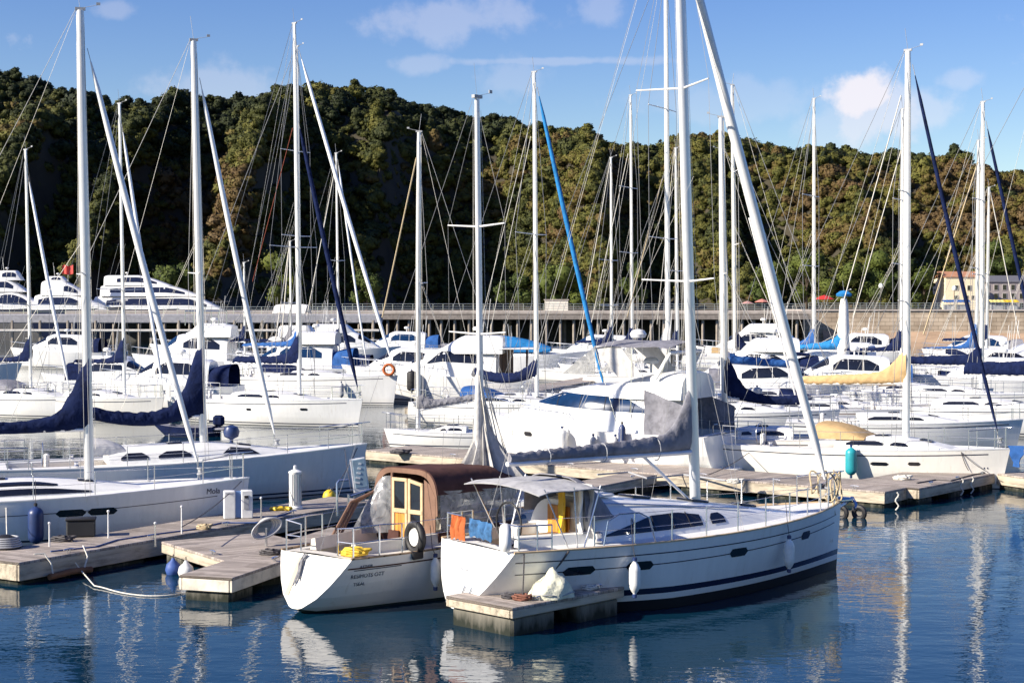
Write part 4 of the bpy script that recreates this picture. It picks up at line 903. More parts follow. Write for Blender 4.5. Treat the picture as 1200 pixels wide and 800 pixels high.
Sb = sb('white sloop with beige boom cover and beige hood, bow at the right', (1184, 526), 1.3, -29, 9.9, 3.2, 1.15, hullm=CREAM, mast=(1062, 1064, 60), jib=(1172, 76, NAVYC, .06), boom=(None, 3.5, dict(neck=.75, tall=.42, endtall=.3, fat=.2, rise=-.1)), cover=BEIGEC, hood=BEIGEC, cabin=(.44, .84, .42), boomz=1.95, mr=.125, spread=(.36, .64), sw=.7, ports=((1030, .6), (1071, .4)), band=CREAM)
Tb = sb('sloop whose slim mast stands just left of the beige covered sloop mast', (1112, 0, 100), 1.3, -28, 10.0, 3.2, 1.2, mast=(1056, 1058, 128), boom=(None, 3.5, NK), cover=NAVYC, mr=.11, spread=(.42, .66), sw=1.0)
Ub = sb('sloop with wide navy boom cover and navy furled sail at the right', (1232, 0, 84), 1.3, -28, 10.8, 3.3, 1.2, mast=(1150, 1152, 120), jib=(1226, 142, NAVYC, .085), boom=(None, 3.7, dict(neck=.5, tall=.62, endtall=.45, fat=.26)), cover=NAVYC, boomz=1.3, mr=.12, spread=(.4, .66), sw=1.0)
Vb = sb('sloop with slim mast just left of the navy covered mast', (1200, 0, 106), 1.3, -28, 10.0, 3.2, 1.2, mast=(1144, 1147, 165), boom=(None, 3.4, dict(neck=1.6, tall=.3, endtall=.1, fat=.15)), cover=BLUEC, mr=.11, spread=(.45,))
Wb = sb('sloop with short mast just right of the navy covered mast', (1215, 0, 128), 1.3, -27, 9.5, 3.0, 1.2, mast=(1156, 1159, 220), boom=(None, 3.4, NK), cover=NAVYC, mr=.1, spread=(.5,))
Xb = sb('white sloop with navy cover cut by the right edge of photo', (1300, 0, 72), 1.4, -28, 11.5, 3.5, 1.2, mast=(1222, 1226, 60), boom=(None, 3.4, dict(neck=.4, tall=.7, endtall=.6, fat=.26)), cover=NAVYC, boomz=1.25, mr=.12, spread=(.4, .66))
Yb = sb('low white yacht without mast right behind the beige covered sloop', (1200, 0, 66), 1.25, -10, 9.5, 3.2, 1.1, hullm=WHITE, mast=None, cabin=(.3, .75, .4))
Zb = sb('white yacht with brown hull stripe and navy hood far right', (1235, 0, 96), 1.3, -8, 9.0, 3.0, 1.15, mast=None, stripes=BROWNC, hood=NAVYC)

# extra stays that show as slanting pale lines
def stay(boat, px0, py0, px1, py1, m, r=.02, name='running_stay', d0=0, d1=0):
    a = boat.l(D(px0, py0, boat.mf.y * 0 + boat.w(boat.mf).y + d0)); b = boat.l(D(px1, py1, boat.w(boat.mf).y + d1)); MB().path([a, b], max(r, wr(boat.dist)), 5).build(name, m, boat.root)
stay(Tb, 1056, 112, 975, 402, ROPEW, .035); stay(Tb, 1056, 176, 1000, 372, ROPEW, .03)
stay(Ub, 1146, 190, 1082, 392, ROPET, .035); stay(Hb, 488, 185, 448, 372, ROPET, .03)
stay(Jb, 622, 140, 565, 372, ROPEW, .014); stay(Jb, 622, 160, 572, 400, ROPEW, .014); stay(Lb, 736, 180, 690, 392, ROPEW, .025); stay(Mb, 776, 210, 735, 372, ROPET, .03)
stay(G2, 340, 284, 323, 398, ROPEW, .05); stay(G2, 339, 290, 330, 398, ROPEW, .05); stay(Wb, 1160, 222, 1195, 396, ROPEW, .04); stay(Qb, 868, 190, 912, 400, ROPEW, .02)
stay(Pb, 878, 255, 934, 470, SAILW, .035); stay(E, 343, 150, 296, 330, mat('red_rope', (.3, .07, .04), .8), .014); stay(G1, 394, 190, 360, 370, ROPEW, .035); stay(Kb, 715, 190, 680, 392, ROPEW, .03)
stay(Rb, 950, 150, 905, 420, WIRE, .015); stay(Nb, 790, 180, 770, 380, ROPEW, .02); stay(E, 345, 60, 240, 330, WIRE, .01)

# motor boats
def house(**k): return k
M1 = motorboat('motorboat', 'small white cabin cruiser with dark windows behind the thick left mast', (48, 0, 104), 1.5, 172, 7.5, 2.7, 1.2, [house(t0=.2, t1=.72, w=1.1, h=1.45, fr=.4, win=[(.15, .75, .45, .85)])], group=MG)
M2 = motorboat('motorboat', 'white flybridge cruiser with blue windscreen and navy cockpit canopy', (154, 0, 125), 2.1, 176, 9.5, 3.4, 1.6, [house(t0=.18, t1=.78, w=1.45, h=1.9, fr=.35, win=[(.1, .6, .45, .85)], screen=(.70, .9, dict(a=.5, m=BGLASS))), house(t0=.15, t1=.55, w=1.35, h=.95, z0=3.4, fr=.3, fp=1.1)], group=MG)
M2.bimini(.0, .16, 1.4, 3.1, NAVYC)
mb = MB()
for xx in (-2.4, -1.2, .2): mb.path([(xx, -1.2, 4.3), (xx, -1.2, 5.4), (xx, 1.2, 5.4), (xx, 1.2, 4.3)], .035, 5)
mb.tube((-2.4, -1.2, 5.4), (.2, -1.2, 5.4), .035); mb.tube((-2.4, 1.2, 5.4), (.2, 1.2, 5.4), .035); mb.build('radar_frame', STEEL, M2.root)
M3 = motorboat('motorboat', 'white cruiser with blue windows and open top rail at left edge', (26, 0, 112), 1.9, -8, 9.0, 3.2, 1.5, [house(t0=.15, t1=.8, w=1.3, h=1.7, fr=.4, win=[(.1, .7, .4, .85, dict(m=BGLASS))]), house(t0=.2, t1=.7, w=1.2, h=1.0, z0=3.2, fr=.15, win=[(.1, .85, .4, .85, dict(m=BGLASS))])], group=MG)
M4 = motorboat('motorboat', 'white flybridge boat with peaked white canopy and navy cockpit cover', (425, 0, 132), 1.9, -6, 9.0, 3.2, 1.5, [house(t0=.15, t1=.75, w=1.3, h=1.8, fr=.4, win=[(.2, .85, .4, .85, dict(m=BGLASS))]), house(t0=.25, t1=.6, w=1.2, h=1.0, z0=3.2, fr=.3)], group=MG)
M4.bimini(.2, .5, 1.25, 5.2, SAILW, camber=.7); M4.bimini(.0, .2, 1.3, 2.9, NAVYC)
M4b = motorboat('motorboat', 'low white speedboat with navy tonneau left of the peaked canopy', (322, 0, 126), 1.3, 176, 8, 2.8, 1.1, [house(t0=.3, t1=.75, w=1.0, h=.8, fr=.6, screen=(.5, .7, dict(a=.4)))], group=MG)
M4b.sprayhood(.05, .45, 1.1, .9, NAVYC)
M5 = motorboat('motorboat', 'white flybridge cruiser with brown cockpit screens and dark arched windows', (440, 0, 99), 2.0, 176, 9.6, 3.5, 1.45, [house(t0=.22, t1=.88, w=1.5, h=1.75, fr=.5, fp=1.2, rise=0, win=[(.12, .66, .5, .86, dict(taper=.8, m=GLASS))], screen=(.70, .82, dict(a=.7))), house(t0=.18, t1=.62, w=1.4, h=1.1, z0=2.95, fr=.45, fp=1.2)], group=MG, rail=(.5, .95))
x0 = M5.L * (.22 - .5)
MB().sheet([[V((x0 - .05 - .5 * u, sd, 1.5 + 1.75 * v)) for v in (0, .5, 1)] for (u, sd) in ((1.6, -1.5), (.2, -1.45), (0, -.6))], .03).build('cockpit_screen', mat('brown_screen', (.20, .13, .09), .6), M5.root)
MB().box((x0 - 1.2, 0, 3.25), (2.2, 2.8, .08), bev=.03).build('cockpit_roof', DECK, M5.root)
MB().box((x0 - 1.7, -1.3, 2.3), (.12, .1, 1.8)).build('roof_post', BROWNC, M5.root)
M6 = motorboat('motorboat', 'white cruiser under a bright azure canvas cover', (696, 0, 130), 2.2, -6, 9.0, 3.2, 1.7, [house(t0=.1, t1=.72, w=1.3, h=.4, fr=.6)], group=MG)
M6.sprayhood(.04, .62, 1.35, 1.3, SKYC, z0=2.1, close=.25, name='cover')
M6b = motorboat('motorboat', 'pale low motorboat behind the thin mast with double spreaders', (655, 0, 122), 1.4, 176, 8.5, 2.9, 1.2, [house(t0=.25, t1=.75, w=1.1, h=.9, fr=.6, screen=(.45, .7, dict(a=.4)))], group=MG)
R1 = motorboat('motorboat', 'rounded white motorboat left of the mast with two spreader pairs', (885, 0, 112), 2.0, 178, 9.5, 3.3, 1.6, [house(t0=.15, t1=.8, w=1.4, h=1.7, fr=.7, fp=1.6, win=[(.1, .4, .4, .8, dict(m=NAVY))])], group=MG)
R2 = motorboat('motorboat', 'white cruiser far right with pinkish canvas roof', (1130, 0, 122), 1.8, 176, 9.0, 3.2, 1.5, [house(t0=.2, t1=.75, w=1.3, h=1.5, fr=.5, win=[(.15, .6, .4, .8)])], group=MG)
R3 = motorboat('motorboat', 'white cruiser between the navy sail bags at right', (1062, 0, 96), 1.8, 177, 9.0, 3.2, 1.5, [house(t0=.15, t1=.75, w=1.3, h=1.3, fr=.5, win=[(.15, .6, .4, .8)])], group=MG)
# sails wrapped on the far boats with upright white and blue bundle
zz = sb('small white yacht with upright white and azure canvas bundle on its mast', (1040, 0, 108), 1.2, -27, 8.0, 2.8, 1.1, mast=(988, 989, 342), mr=.16, mm=MASTW, rig=False, boom=(None, 3.0, dict(neck=.7, tall=.8, endtall=.3, fat=.4, neckw=.45)), cover=SKYC, spread=())
MB().path([zz.mp(.12 + .1 * k) for k in range(9)], [.3, .42, .45, .38, .42, .36, .34, .3, .2], 10).build('bundled_sail', SAILW, zz.root, 60)
MB().lathe([(.05, 0), (.5, .0), (.55, .15), (.3, .35), (.05, .4)], zz.mtop - V((0, 0, .3)), 10).build('mast_cap', SKYC, zz.root)
# extras low in the rows
W1 = sb('low white yacht with brown hull stripe behind the navy covered sloop', (830, 0, 76), 1.2, 176, 9.0, 3.0, 1.1, mast=None, stripes=TANC, hood=None)
W2 = motorboat('motorboat', 'small white motorboat with low cabin left of beige boom cover', (872, 0, 92), 1.3, -10, 6.5, 2.5, 1.1, [house(t0=.3, t1=.8, w=.95, h=.8, fr=.6)], group=MG)

# more boats filling the rows
def mb_(label, px, d, head, L, h1, fly=False, canv=None, win=GLASS, hullm=None):
    o = motorboat('motorboat', label, (px, 0, d), .16 * L + .45, head, L, .35 * L, .12 * L + .4, [house(t0=.18, t1=.8, w=.145 * L, h=h1, fr=.45, fp=1.3, win=[(.12, .62, .42, .84, dict(m=win))], screen=(.66, .85, dict(a=.55, m=win)))] + ([house(t0=.16, t1=.55, w=.135 * L, h=.85, z0=.12 * L + .35 + h1, fr=.3)] if fly else []), group=MG, hullm=hullm)
    if canv: o.sprayhood(.03, .26, .15 * L, h1 * .8, canv, close=.45, name='canopy')
    return o
mb_('white cruiser with navy canopy beyond the cream sloop at left', 118, 92, 174, 8.0, 1.5, False, NAVYC)
mb_('white flybridge cruiser behind the navy covered sloop at left', 262, 112, 176, 9.5, 1.7, True, BLUEC, BGLASS)
mb_('small white cabin boat left of the flybridge cruiser row', 205, 100, -10, 7.0, 1.3, False, NAVYC)
mb_('white cabin cruiser with grey canopy behind the high sided sloop', 400, 110, 174, 8.5, 1.5, False, GREYC)
mb_('white flybridge boat behind the grey awning of the big yacht', 790, 100, 176, 9.0, 1.6, True, NAVYC)
mb_('white cruiser with rounded cabin among right hand masts', 900, 96, 175, 8.5, 1.5, False, BLUEC)
mb_('white cabin boat just left of the beige boom cover', 1000, 88, -10, 8.0, 1.3, False, GREYC)
mb_('white cruiser with navy canopy right of the beige covered mast', 1085, 108, 176, 8.5, 1.5, False, NAVYC)
mb_('white flybridge cruiser near the right edge below cream house', 1160, 116, 175, 9.0, 1.6, True, NAVYC)
mb_('white cabin boat at the right edge behind wide navy cover', 1290, 92, 188, 8.5, 1.4, False, BEIGEC)
sb('white sloop with bare deck in the row below the peaked canopy', (300, 0, 100), 1.3, -14, 9.5, 3.1, 1.1, mast=None, hood=NAVYC)
sb('white sloop with grey hood behind the pair of right pontoon sloops', (985, 0, 72), 1.25, -14, 9.5, 3.1, 1.1, mast=None, hood=GREYC)
sb('white sloop with navy hood in the second row far right', (1090, 0, 76), 1.25, -12, 9.5, 3.1, 1.1, mast=None, hood=NAVYC)
sb('white sloop with tan hood in the third row far right', (1165, 0, 90), 1.25, -12, 9.5, 3.1, 1.1, mast=None, hood=BEIGEC)

# the farthest row, close in front of the pier
mb_('far white cruiser with navy canopy at left edge below pier', 12, 150, 176, 9.0, 1.6, False, NAVYC)
sb('far white yacht hull without mast under the walkway at left', (150, 0, 158), 1.3, -6, 9.0, 3.0, 1.2, mast=None, hood=BLUEC)
mb_('far white flybridge boat behind the cruiser with radar frame', 175, 160, 174, 9.5, 1.7, True, GREYC)
sb('far white yacht hull with navy hood left of the peaked canopy boat', (330, 0, 150), 1.3, -8, 9.0, 3.0, 1.2, mast=None, hood=NAVYC)
mb_('far white cruiser with blue canopy behind the peaked canopy boat', 415, 165, 176, 9.0, 1.6, False, BLUEC, BGLASS)
mb_('far white flybridge boat in front of the pier piles left of centre', 470, 152, -6, 9.5, 1.7, True, NAVYC)
sb('far white yacht with grey hood before the pier at centre', (600, 0, 160), 1.3, -8, 9.5, 3.1, 1.2, mast=None, hood=GREYC)
mb_('far white cabin cruiser before the pier below the white hut', 640, 148, 175, 9.0, 1.6, False, NAVYC, BGLASS)
sb('far white yacht with azure hood between the double spreader masts', (770, 0, 150), 1.3, -6, 9.5, 3.1, 1.2, mast=None, hood=SKYC)
mb_('far white flybridge boat right of the two tallest masts', 815, 156, 176, 9.5, 1.7, True, BLUEC)
sb('far white yacht with beige hood under the red parasol', (925, 0, 146), 1.3, -8, 9.5, 3.1, 1.2, mast=None, hood=BEIGEC)
mb_('far white cruiser with navy canopy near the quay corner', 945, 150, 175, 9.0, 1.7, False, NAVYC)
mb_('far white cruiser below the stone quay left of cream house', 1080, 146, 176, 9.0, 1.6, False, GREYC, BGLASS)
sb('far white yacht with navy hood below the grey terrace', (1205, 0, 142), 1.3, -8, 9.5, 3.1, 1.2, mast=None, hood=NAVYC)

# the big motor yacht in the centre
MY = motorboat('motor_yacht', 'big white flybridge motor yacht with blue tinted windows and grey awning', (568, 482), 1.95, 150, 9.6, 3.9, 1.5, [
    house(t0=.17, t1=.90, w=1.65, h=1.62, fr=.60, fp=1.3, pw=.5, qw=.6, taper=.5, win=[(.06, .74, .72, 1.2, dict(m=BGLASS, taper=.9, n=24, ab=True, bars=4))]),
    house(t0=.10, t1=.60, w=1.5, h=.95, z0=2.7, fr=.85, fp=1.15, name='flybridge')], cat='motor yacht', rail=(.5, .96), railh=.6)
MY.bimini(.14, .44, 1.55, 4.5, GREYC, camber=.2, legs=True)
x0 = MY.L * (.14 - .5)
for sd in (1, -1):
    MB().sheet([[V((x0 + 2.9 + 1.3 * u * (1 - v), sd * 1.45, 3.5 + 1.0 * v)) for v in (0, .5, 1)] for u in (0, .5, 1)], .02).build('side_screen', VINYL, MY.root)
    MB().sheet([[V((x0 + 1.9 + 1.0 * u - .9 * (1 - v), sd * 1.47, 3.45 + 1.05 * v)) for v in (0, .5, 1)] for u in (0, .5, 1)], .02).build('side_curtain', LGREYC, MY.root)
    rows = [[V((MY.L * (lerp(.03, .23, u) - .5), sd * (1.68 + .05 * sin(u * 14) + .03 * sin(v * 9)), 1.5 + (1.55 - .7 * (1 - u)) * v)) for v in [k / 6 for k in range(7)]] for u in [k / 10 for k in range(11)]]
    MB().sheet(rows, .025).build('cockpit_curtain', GREYC, MY.root)
MY.port(MY.t_at_px(616, 1), .45, .16, 1.3, 1)
mb = MB(); c = V((MY.L * (.34 - .5), 0, 4.75)); mb.lathe([(.05, 0), (.25, .03), (.3, .15), (.22, .28), (.05, .33)], c, 12); mb.build('radar_dome', PVCW, MY.root)
MB().path([V((x0 + .6, -1.4, 3.4)), V((x0 + .1, -1.3, 4.3)), V((x0 + .1, 1.3, 4.3)), V((x0 + .6, 1.4, 3.4))], .07, 8).build('radar_arch', WHITE, MY.root)
fender(MY, 662, 1, 1.0, .2, PVCW, 'large white fender on the bow side of big motor yacht', drop=.0, group='fenders on the big motor yacht')
fender(MY, 697, 1, .8, .13, PVCG, 'slim grey fender on big motor yacht between white fender and blue pair', drop=.15, group='fenders on the big motor yacht')
fender(MY, 723, 1, .7, .12, PVCG, 'short grey blue fender just left of the blue fender', drop=.1, group='fenders on the big motor yacht')
fender(MY, 731, 1, 1.0, .13, PVCB, 'long blue fender on the side of big motor yacht', drop=-.35, group='fenders on the big motor yacht')
fender(Pb, 898, 1, .85, .16, PVCG, 'pale grey fender on white sloop with navy cover', drop=.1)
fender(Sb, 1000, -1, .95, .19, PVCT, 'teal fender at the stern quarter of beige covered sloop', drop=-.15)
fender(Fb, 402, -1, .9, .15, PVCG, 'grey fender on the high sided white sloop', drop=.3)
fender(Q2, 886, 1, .8, .28, PVCG, 'fat dark grey fender behind the navy boom cover', drop=-.6)
# lifebuoy and outboards
lb = thing('lifebuoy', 'orange ring lifebuoy on the bow rail of high sided sloop', 'lifebuoy', Fb.w((Fb.x(.97, 1.7), -.35, 2.1)))
MB().path([V((.3 * cos(a), -.05, .3 * sin(a))) for a in [2 * pi * k / 18 for k in range(18)]], .085, 8, closed=True).build('ring', ORANGE, lb)
def outboard(w, rz, label, s=1.0, m=RUBBER):
    o = thing('outboard_motor', label, 'outboard motor', w, rz)
    MB().box((0, 0, .55 * s), (.5 * s, .34 * s, .5 * s), bev=.1 * s).build('cowl', m, o); MB().box((.02, 0, .05 * s), (.2 * s, .14 * s, .8 * s), bev=.04 * s).build('leg', m, o); MB().box((.25 * s, 0, .5 * s), (.4 * s, .05 * s, .06 * s)).build('tiller', m, o)
DG = motorboat('motorboat', 'small dark tender with covered outboard beside the cream sloop', (178, 0, 73.5), .55, 172, 3.0, 1.4, .45, [], rail=None, cock=(.08, .7), hullm=NAVYC, deckm=GREYC)
outboard(DG.w(V((-1.62, 0, .15))), DG.h, 'navy covered outboard motor on the small dark tender', 1.0, NAVYC)
fender(M5, 483, 1, 1.3, .3, RUBBER, 'big black fender on the brown screened flybridge cruiser', drop=-.2)
MB().path([G2.mp(.02 + .03 * k) + V((0, 0, 0)) for k in range(5)], [.15, .34, .38, .3, .12], 10).build('red_bundle', RED, G2.root, 60)
R2.bimini(.04, .3, 1.3, 3.1, mat('pink_canvas', (.55, .32, .26), .8, var=.2, bump=.5))
# ------------------------------------------------------------------ pontoons
PGR = 'floating pontoons of the marina'
def pontoon(label, A, Bp, width, zt=.55, face=.26, floats=None, fl=1.6, fm=None, cleats=3, side_floats=True, fasc=None, deckm=None, name='pontoon', bollards=True):
    """A and Bp: world points of the near edge's two ends (edge facing the camera); the deck extends to the far side by width"""
    A, Bp = V((A.x, A.y, 0)), V((Bp.x, Bp.y, 0)); d = (Bp - A); Ln = d.length; a = atan2(d.y, d.x)
    o = thing(name, label, 'pontoon', A, a, PGR); hw = width
    MB().box((Ln / 2, hw / 2, zt - .03), (Ln, hw, .06), bev=.012).build('deck', deckm or PLANK, o, 0)
    fz = zt - .06 - face / 2
    fm_ = fasc or FASCIA
    for y in (.03, hw - .03): MB().box((Ln / 2, y, fz), (Ln - .02, .06, face), bev=.01).build('side_board', fm_, o, 0)
    for x in (.03, Ln - .03): MB().box((x, hw / 2, fz), (.06, hw - .14, face), bev=.01).build('end_board', fm_, o, 0)
    n = floats if floats is not None else max(1, int(Ln / 3.2)); zb = zt - .06 - face
    for i in range(n):
        x = Ln * (i + .5) / n if n > 1 else Ln / 2
        if n > 1: x = lerp(fl / 2 + .08, Ln - fl / 2 - .08, i / (n - 1))
        MB().box((x, hw / 2, (zb - .5) / 2 + .002), (fl, hw - .16, zb + .5 - .004), bev=.05).build('float', fm or FLOAT, o, 0)
    for i in range(cleats):
        x = Ln * (i + .6) / cleats
        MB().path([(x - .14, .16, zt + .07), (x - .06, .16, zt + .085), (x + .06, .16, zt + .085), (x + .14, .16, zt + .07)], .018, 6).tube((x - .04, .16, zt), (x - .04, .16, zt + .08), .016, n=6).tube((x + .04, .16, zt), (x + .04, .16, zt + .08), .016, n=6).build('cleat', STEEL, o)
    return o
Z = .50
# front finger between the two near boats
fA, fB = P(600, 712, .54), P(732, 687, .54)
pontoon('short pontoon finger end lying below the stern of the nearest sloop', fA, fB, 1.75, .54, .14, 2, 1.15, cleats=2)
# left long pontoon
pontoon('long pontoon on the left with a black box on its deck', P(22, 659, Z), P(445, 586, Z), 1.75, Z, .34, 6, 1.5, cleats=5)
# branch and finger beside the brown canopied boat
pontoon('short connecting pontoon between the long left pontoon and brown boat', P(189, 634, Z), P(280, 662, Z), 2.6, Z, .2, 2, .9, cleats=1)
pontoon('pontoon finger end with white front face beside the brown canopied boat', P(272, 677, Z + .006), P(440, 620, Z + .006), 1.2, Z + .006, .24, 3, 1.0, cleats=2, fasc=mat('cream_board', (.66, .60, .50), .7, var=.35, vs=3))
# walkway behind the two near boats
pontoon('wide pontoon walkway crossing behind the two nearest boats', P(428, 527, Z), P(1037, 576, Z), 2.6, Z, .3, 8, 1.5, cleats=8)
pontoon('pontoon finger at right leading away from the walkway end', P(1077, 572, Z + .004), P(1168, 554, Z + .004), 2.5, Z + .004, .26, 3, 1.0, cleats=3)
pontoon('pontoon walkway leaving the photo at the right edge', P(1166, 554, Z + .008), P(1330, 577, Z + .008), 2.2, Z + .008, .3, 4, 1.2, cleats=2)
pontoon('narrow pontoon finger on the far side of nearest sloop', P(640, 582, Z), P(770, 556, Z), 1.2, Z, .22, 3, 1.0, cleats=2)
# far rows
pontoon('far pontoon in front of the flybridge cruisers at left', P(90, 452, Z), P(440, 462, Z), 2.4, Z, .3, cleats=0)
pontoon('far pontoon between azure covered cruiser and the big motor yacht', P(520, 478, Z), P(730, 440, Z), 2.2, Z, .3, cleats=0)
pontoon('far pontoon behind the navy covered sloop at right of centre', P(840, 488, Z), P(1010, 470, Z), 2.4, Z, .3, cleats=0)
pontoon('far pontoon among the sloops left of the beige cover', P(880, 452, Z), P(1080, 440, Z), 2.2, Z, .3, cleats=0)

# ------------------------------------------------------------------ left boats
NG = None
B1 = sailboat('sailboat', 'white sloop at left front with blue fender and long dark cabin window', (292, 560), 1.36, 17, 10.6, 3.4, 1.12, hullm=WHITE, mast=(105, 94, 12), jib=(235, 56, MASTW, .075), boom=(None, 4.2, dict(neck=1.55, tall=.36, endtall=.3, fat=.19, droop=.05, neckw=.22)), cover=NAVYC, boomz=1.35,
              cabin=(.2, .76, .42), cock=(.02, .18), win=False, mr=.125, spread=(.44,), sw=1.35, band=NAVY, rake=.25, stripes=None)
B1.hwin(B1.cab, .08, .74, .22, .58, taper=.5, n=20); B1.hwin(B1.cab, .3, .6, .74, .93, taper=.4)
B1.strip('waist_line', NAVY, .05, .92, lambda t: B1.zs(t) - .36, .018, sides=(-1,))
for px in (83, 120): B1.port(B1.t_at_px(px, -1), .74, .17, B1.zs(.5) - .36, -1)
t = .925; z = B1.zs(t) - .28; p0 = B1.pt(t - .035, z, -1, .012); p1 = B1.pt(t + .035, z, -1, .012)
text('lettering', 'Mola', .21, p0, p1 - p0, (0, -.2, 1), B1.root, NAVY)
fender(B1, 42, -1, .95, .19, PVCB, 'navy blue fender on the left front sloop', drop=.1)
B2 = sailboat('sailboat', 'white sloop with pale hood behind the tall white pedestal', (430, 520), 1.5, 19, 11.6, 3.5, 1.15, hullm=WHITE, mast=(238, 227, 48), jib=(325, 92, MASTW, .075), boom=(None, 3.3, dict(neck=1.9, tall=.5, endtall=.4, fat=.22, droop=.25, neckw=.25)), cover=NAVYC, boomz=1.0,
              cabin=(.3, .80, .5), win=False, mr=.12, spread=(.43,), sw=1.3, rake=.3, stripes=None)
B2.sprayhood(.25, .36, .95, .42, LGREYC, B2.zs(.3) + .30)
B2.hwin(B2.cab, .58, .78, .32, .86, taper=.9); B2.hwin(B2.cab, .25, .42, .3, .7, taper=.6); B2.hwin(B2.cab, .06, .2, .3, .7, taper=.6)
# ventilator on its cabin top
MB().lathe([(.05, 0), (.06, .12), (.22, .2), (.26, .36), (.2, .5), (.05, .56)], B2.hp(B2.cab, .62, pi / 2) + V((.2, 0, 0)), 14).build('ventilator', PVCB, B2.root)

# ------------------------------------------------------------------ the nearest sloop
FS = Boat('sailboat', 'nearest white sloop with grey boom cover, three white bottle fenders', 'sailboat', (985, 588), 1.5, 35, 9.9, 3.45, 1.36, None, stern=.72, rake=.16, tr=.62, tmax=.40, bowp=2.25, zst=.2, dip=.04, flare=1.0, es=.55)
FS.root['label'] = 'nearest white sloop with grey boom cover, bow pointing right'
FS.hull([WHITE, BLACKP, NAVY], (.02, .22, .34, .46), (1, 1, 0, 2), 36)
FS.deck(DECK, (.03, .20), .85, .5, TEAK, 30, rail=PALEWOOD)
H = FS.house('cabin', .20, .84, 1.12, .84, WHITE, fr=.97, fp=1.35, pw=.5, qw=.5, tum=.3, taper=.35, aft=.02); FS.cab = H
FS.hwin(H, .05, .455, .14, .43, taper=.9, tb=.3, n=24, ab=True); FS.hwin(H, .495, .56, .14, .33, taper=.4, ab=True)
for q in (.17, .25, .33, .40):     # frame bars across the long window
    for sd_ in (1, -1):
        hq = FS.hp(H, q, pi / 2).z - FS.hp(H, q, 0).z; f0, f1 = .16 / hq, .42 / hq
        MB().path([FS.hp(H, q, (lambda a: a if sd_ > 0 else pi - a)(math.asin(f ** (1 / H['qw']))), .012) for f in (f0, (f0 + f1) / 2, f1)], .010, 5).build('window_bar', RUBBER, H['ob'])
FS.hatch(H, .30, .5); FS.hatch(H, .55, .5); FS.hatch(H, .78, .4)
MB().box(FS.hp(H, .1, pi / 2) + V((0, 0, .03)), (.8, .9, .06), bev=.02).build('sliding_hatch', DECK, H['ob'])
for sd_ in (1, -1): MB().tube(FS.hp(H, .08, pi / 2 - .75 * sd_, .05), FS.hp(H, .7, pi / 2 - .85 * sd_, .05), .018, n=6).build('grab_rail', STEEL, H['ob'])
FS.strip('cove_stripe', NAVY, .015, .965, lambda t: FS.zs(t) - .20 - .03 * t, .022); FS.strip('port_line', NAVY, .03, .955, lambda t: FS.zs(t) - .44 + .05 * t, .02)
for px, w in ((680, .62), (750, .62), (866, .55), (944, .42)):
    t = FS.t_at_px(px, -1, z=1.0); FS.port(t, w, .165, FS.zs(t) - .43 + .05 * t, -1)
for t in (.25, .4, .62, .8): FS.port(t, .55, .165, FS.zs(t) - .43 + .05 * t, 1)
t = .94; p0 = FS.pt(t, .66, -1, .012); p1 = FS.pt(t + .03, .66, -1, .012); text('lettering', 'A II', .17, p0, p1 - p0, (0, 0, 1), FS.root, PVCW)
FS.mast(815, (793, -150), .128, zfoot=FS.zs(.6) + .36, spread=(.355, .66), sw=1.15, sweep=.28, m=ALU, back=True)
FS.jib(971, -72, MASTW, .098)
FS.boom(2.87, 4.75, swing=-1, rise=.02, cover=None, m=ALU, vang=True, r=.075)
# stacked grey sail cover, flaked folds on the boom
a, e = FS.ba, FS.be; d = (e - a).normalized(); side = V((-d.y, d.x, 0)); mb = MB(); rows = []; rg = random.Random(4); n = 64
for i in range(n + 1):
    u = i / n; c = a.lerp(e, .01 + .98 * u); ht = lerp(.46, .2, u ** .55) + .85 * math.exp(-(u * 4.75 / .32) ** 1.4) + .014 * sin(i * 1.9) + rg.uniform(-.015, .015)
    wd = .15 - .06 * u; row = []
    for k in range(16):
        an = 2 * pi * k / 16; hh = (sin(an) * .5 + .5); row.append(c + side * (cos(an) * wd * (1 - .5 * hh) + .009 * sin(i * 1.3 + an * 2) + rg.uniform(-.01, .01)) + V((0, 0, .03 + hh * (ht - .02))))
    rows.append(row)
mb.grid(rows, 0, True, True, True).build('sail_cover', GREYC, FS.root, 60)
mb = MB()
for u in (.2, .5, .8): mb.path([a.lerp(e, u) + side * (.15 * cos(q)) + V((0, 0, .10 + .20 * sin(q) * (1.25 - .6 * u))) for q in [2 * pi * k / 14 for k in range(14)]], .012, 4, closed=True)
mb.build('sail_tie', PVCG, FS.root)
EDGE = lambda t, sd_, z, ins=.06: FS.pt(t, FS.zs(t), sd_, -ins) + V((0, 0, z))
FS.rails([.17, .26, .35, .44, .53, .62, .71, .79, .86], h=.62, bt=.91, st=.08, r=.015, stz=.5)
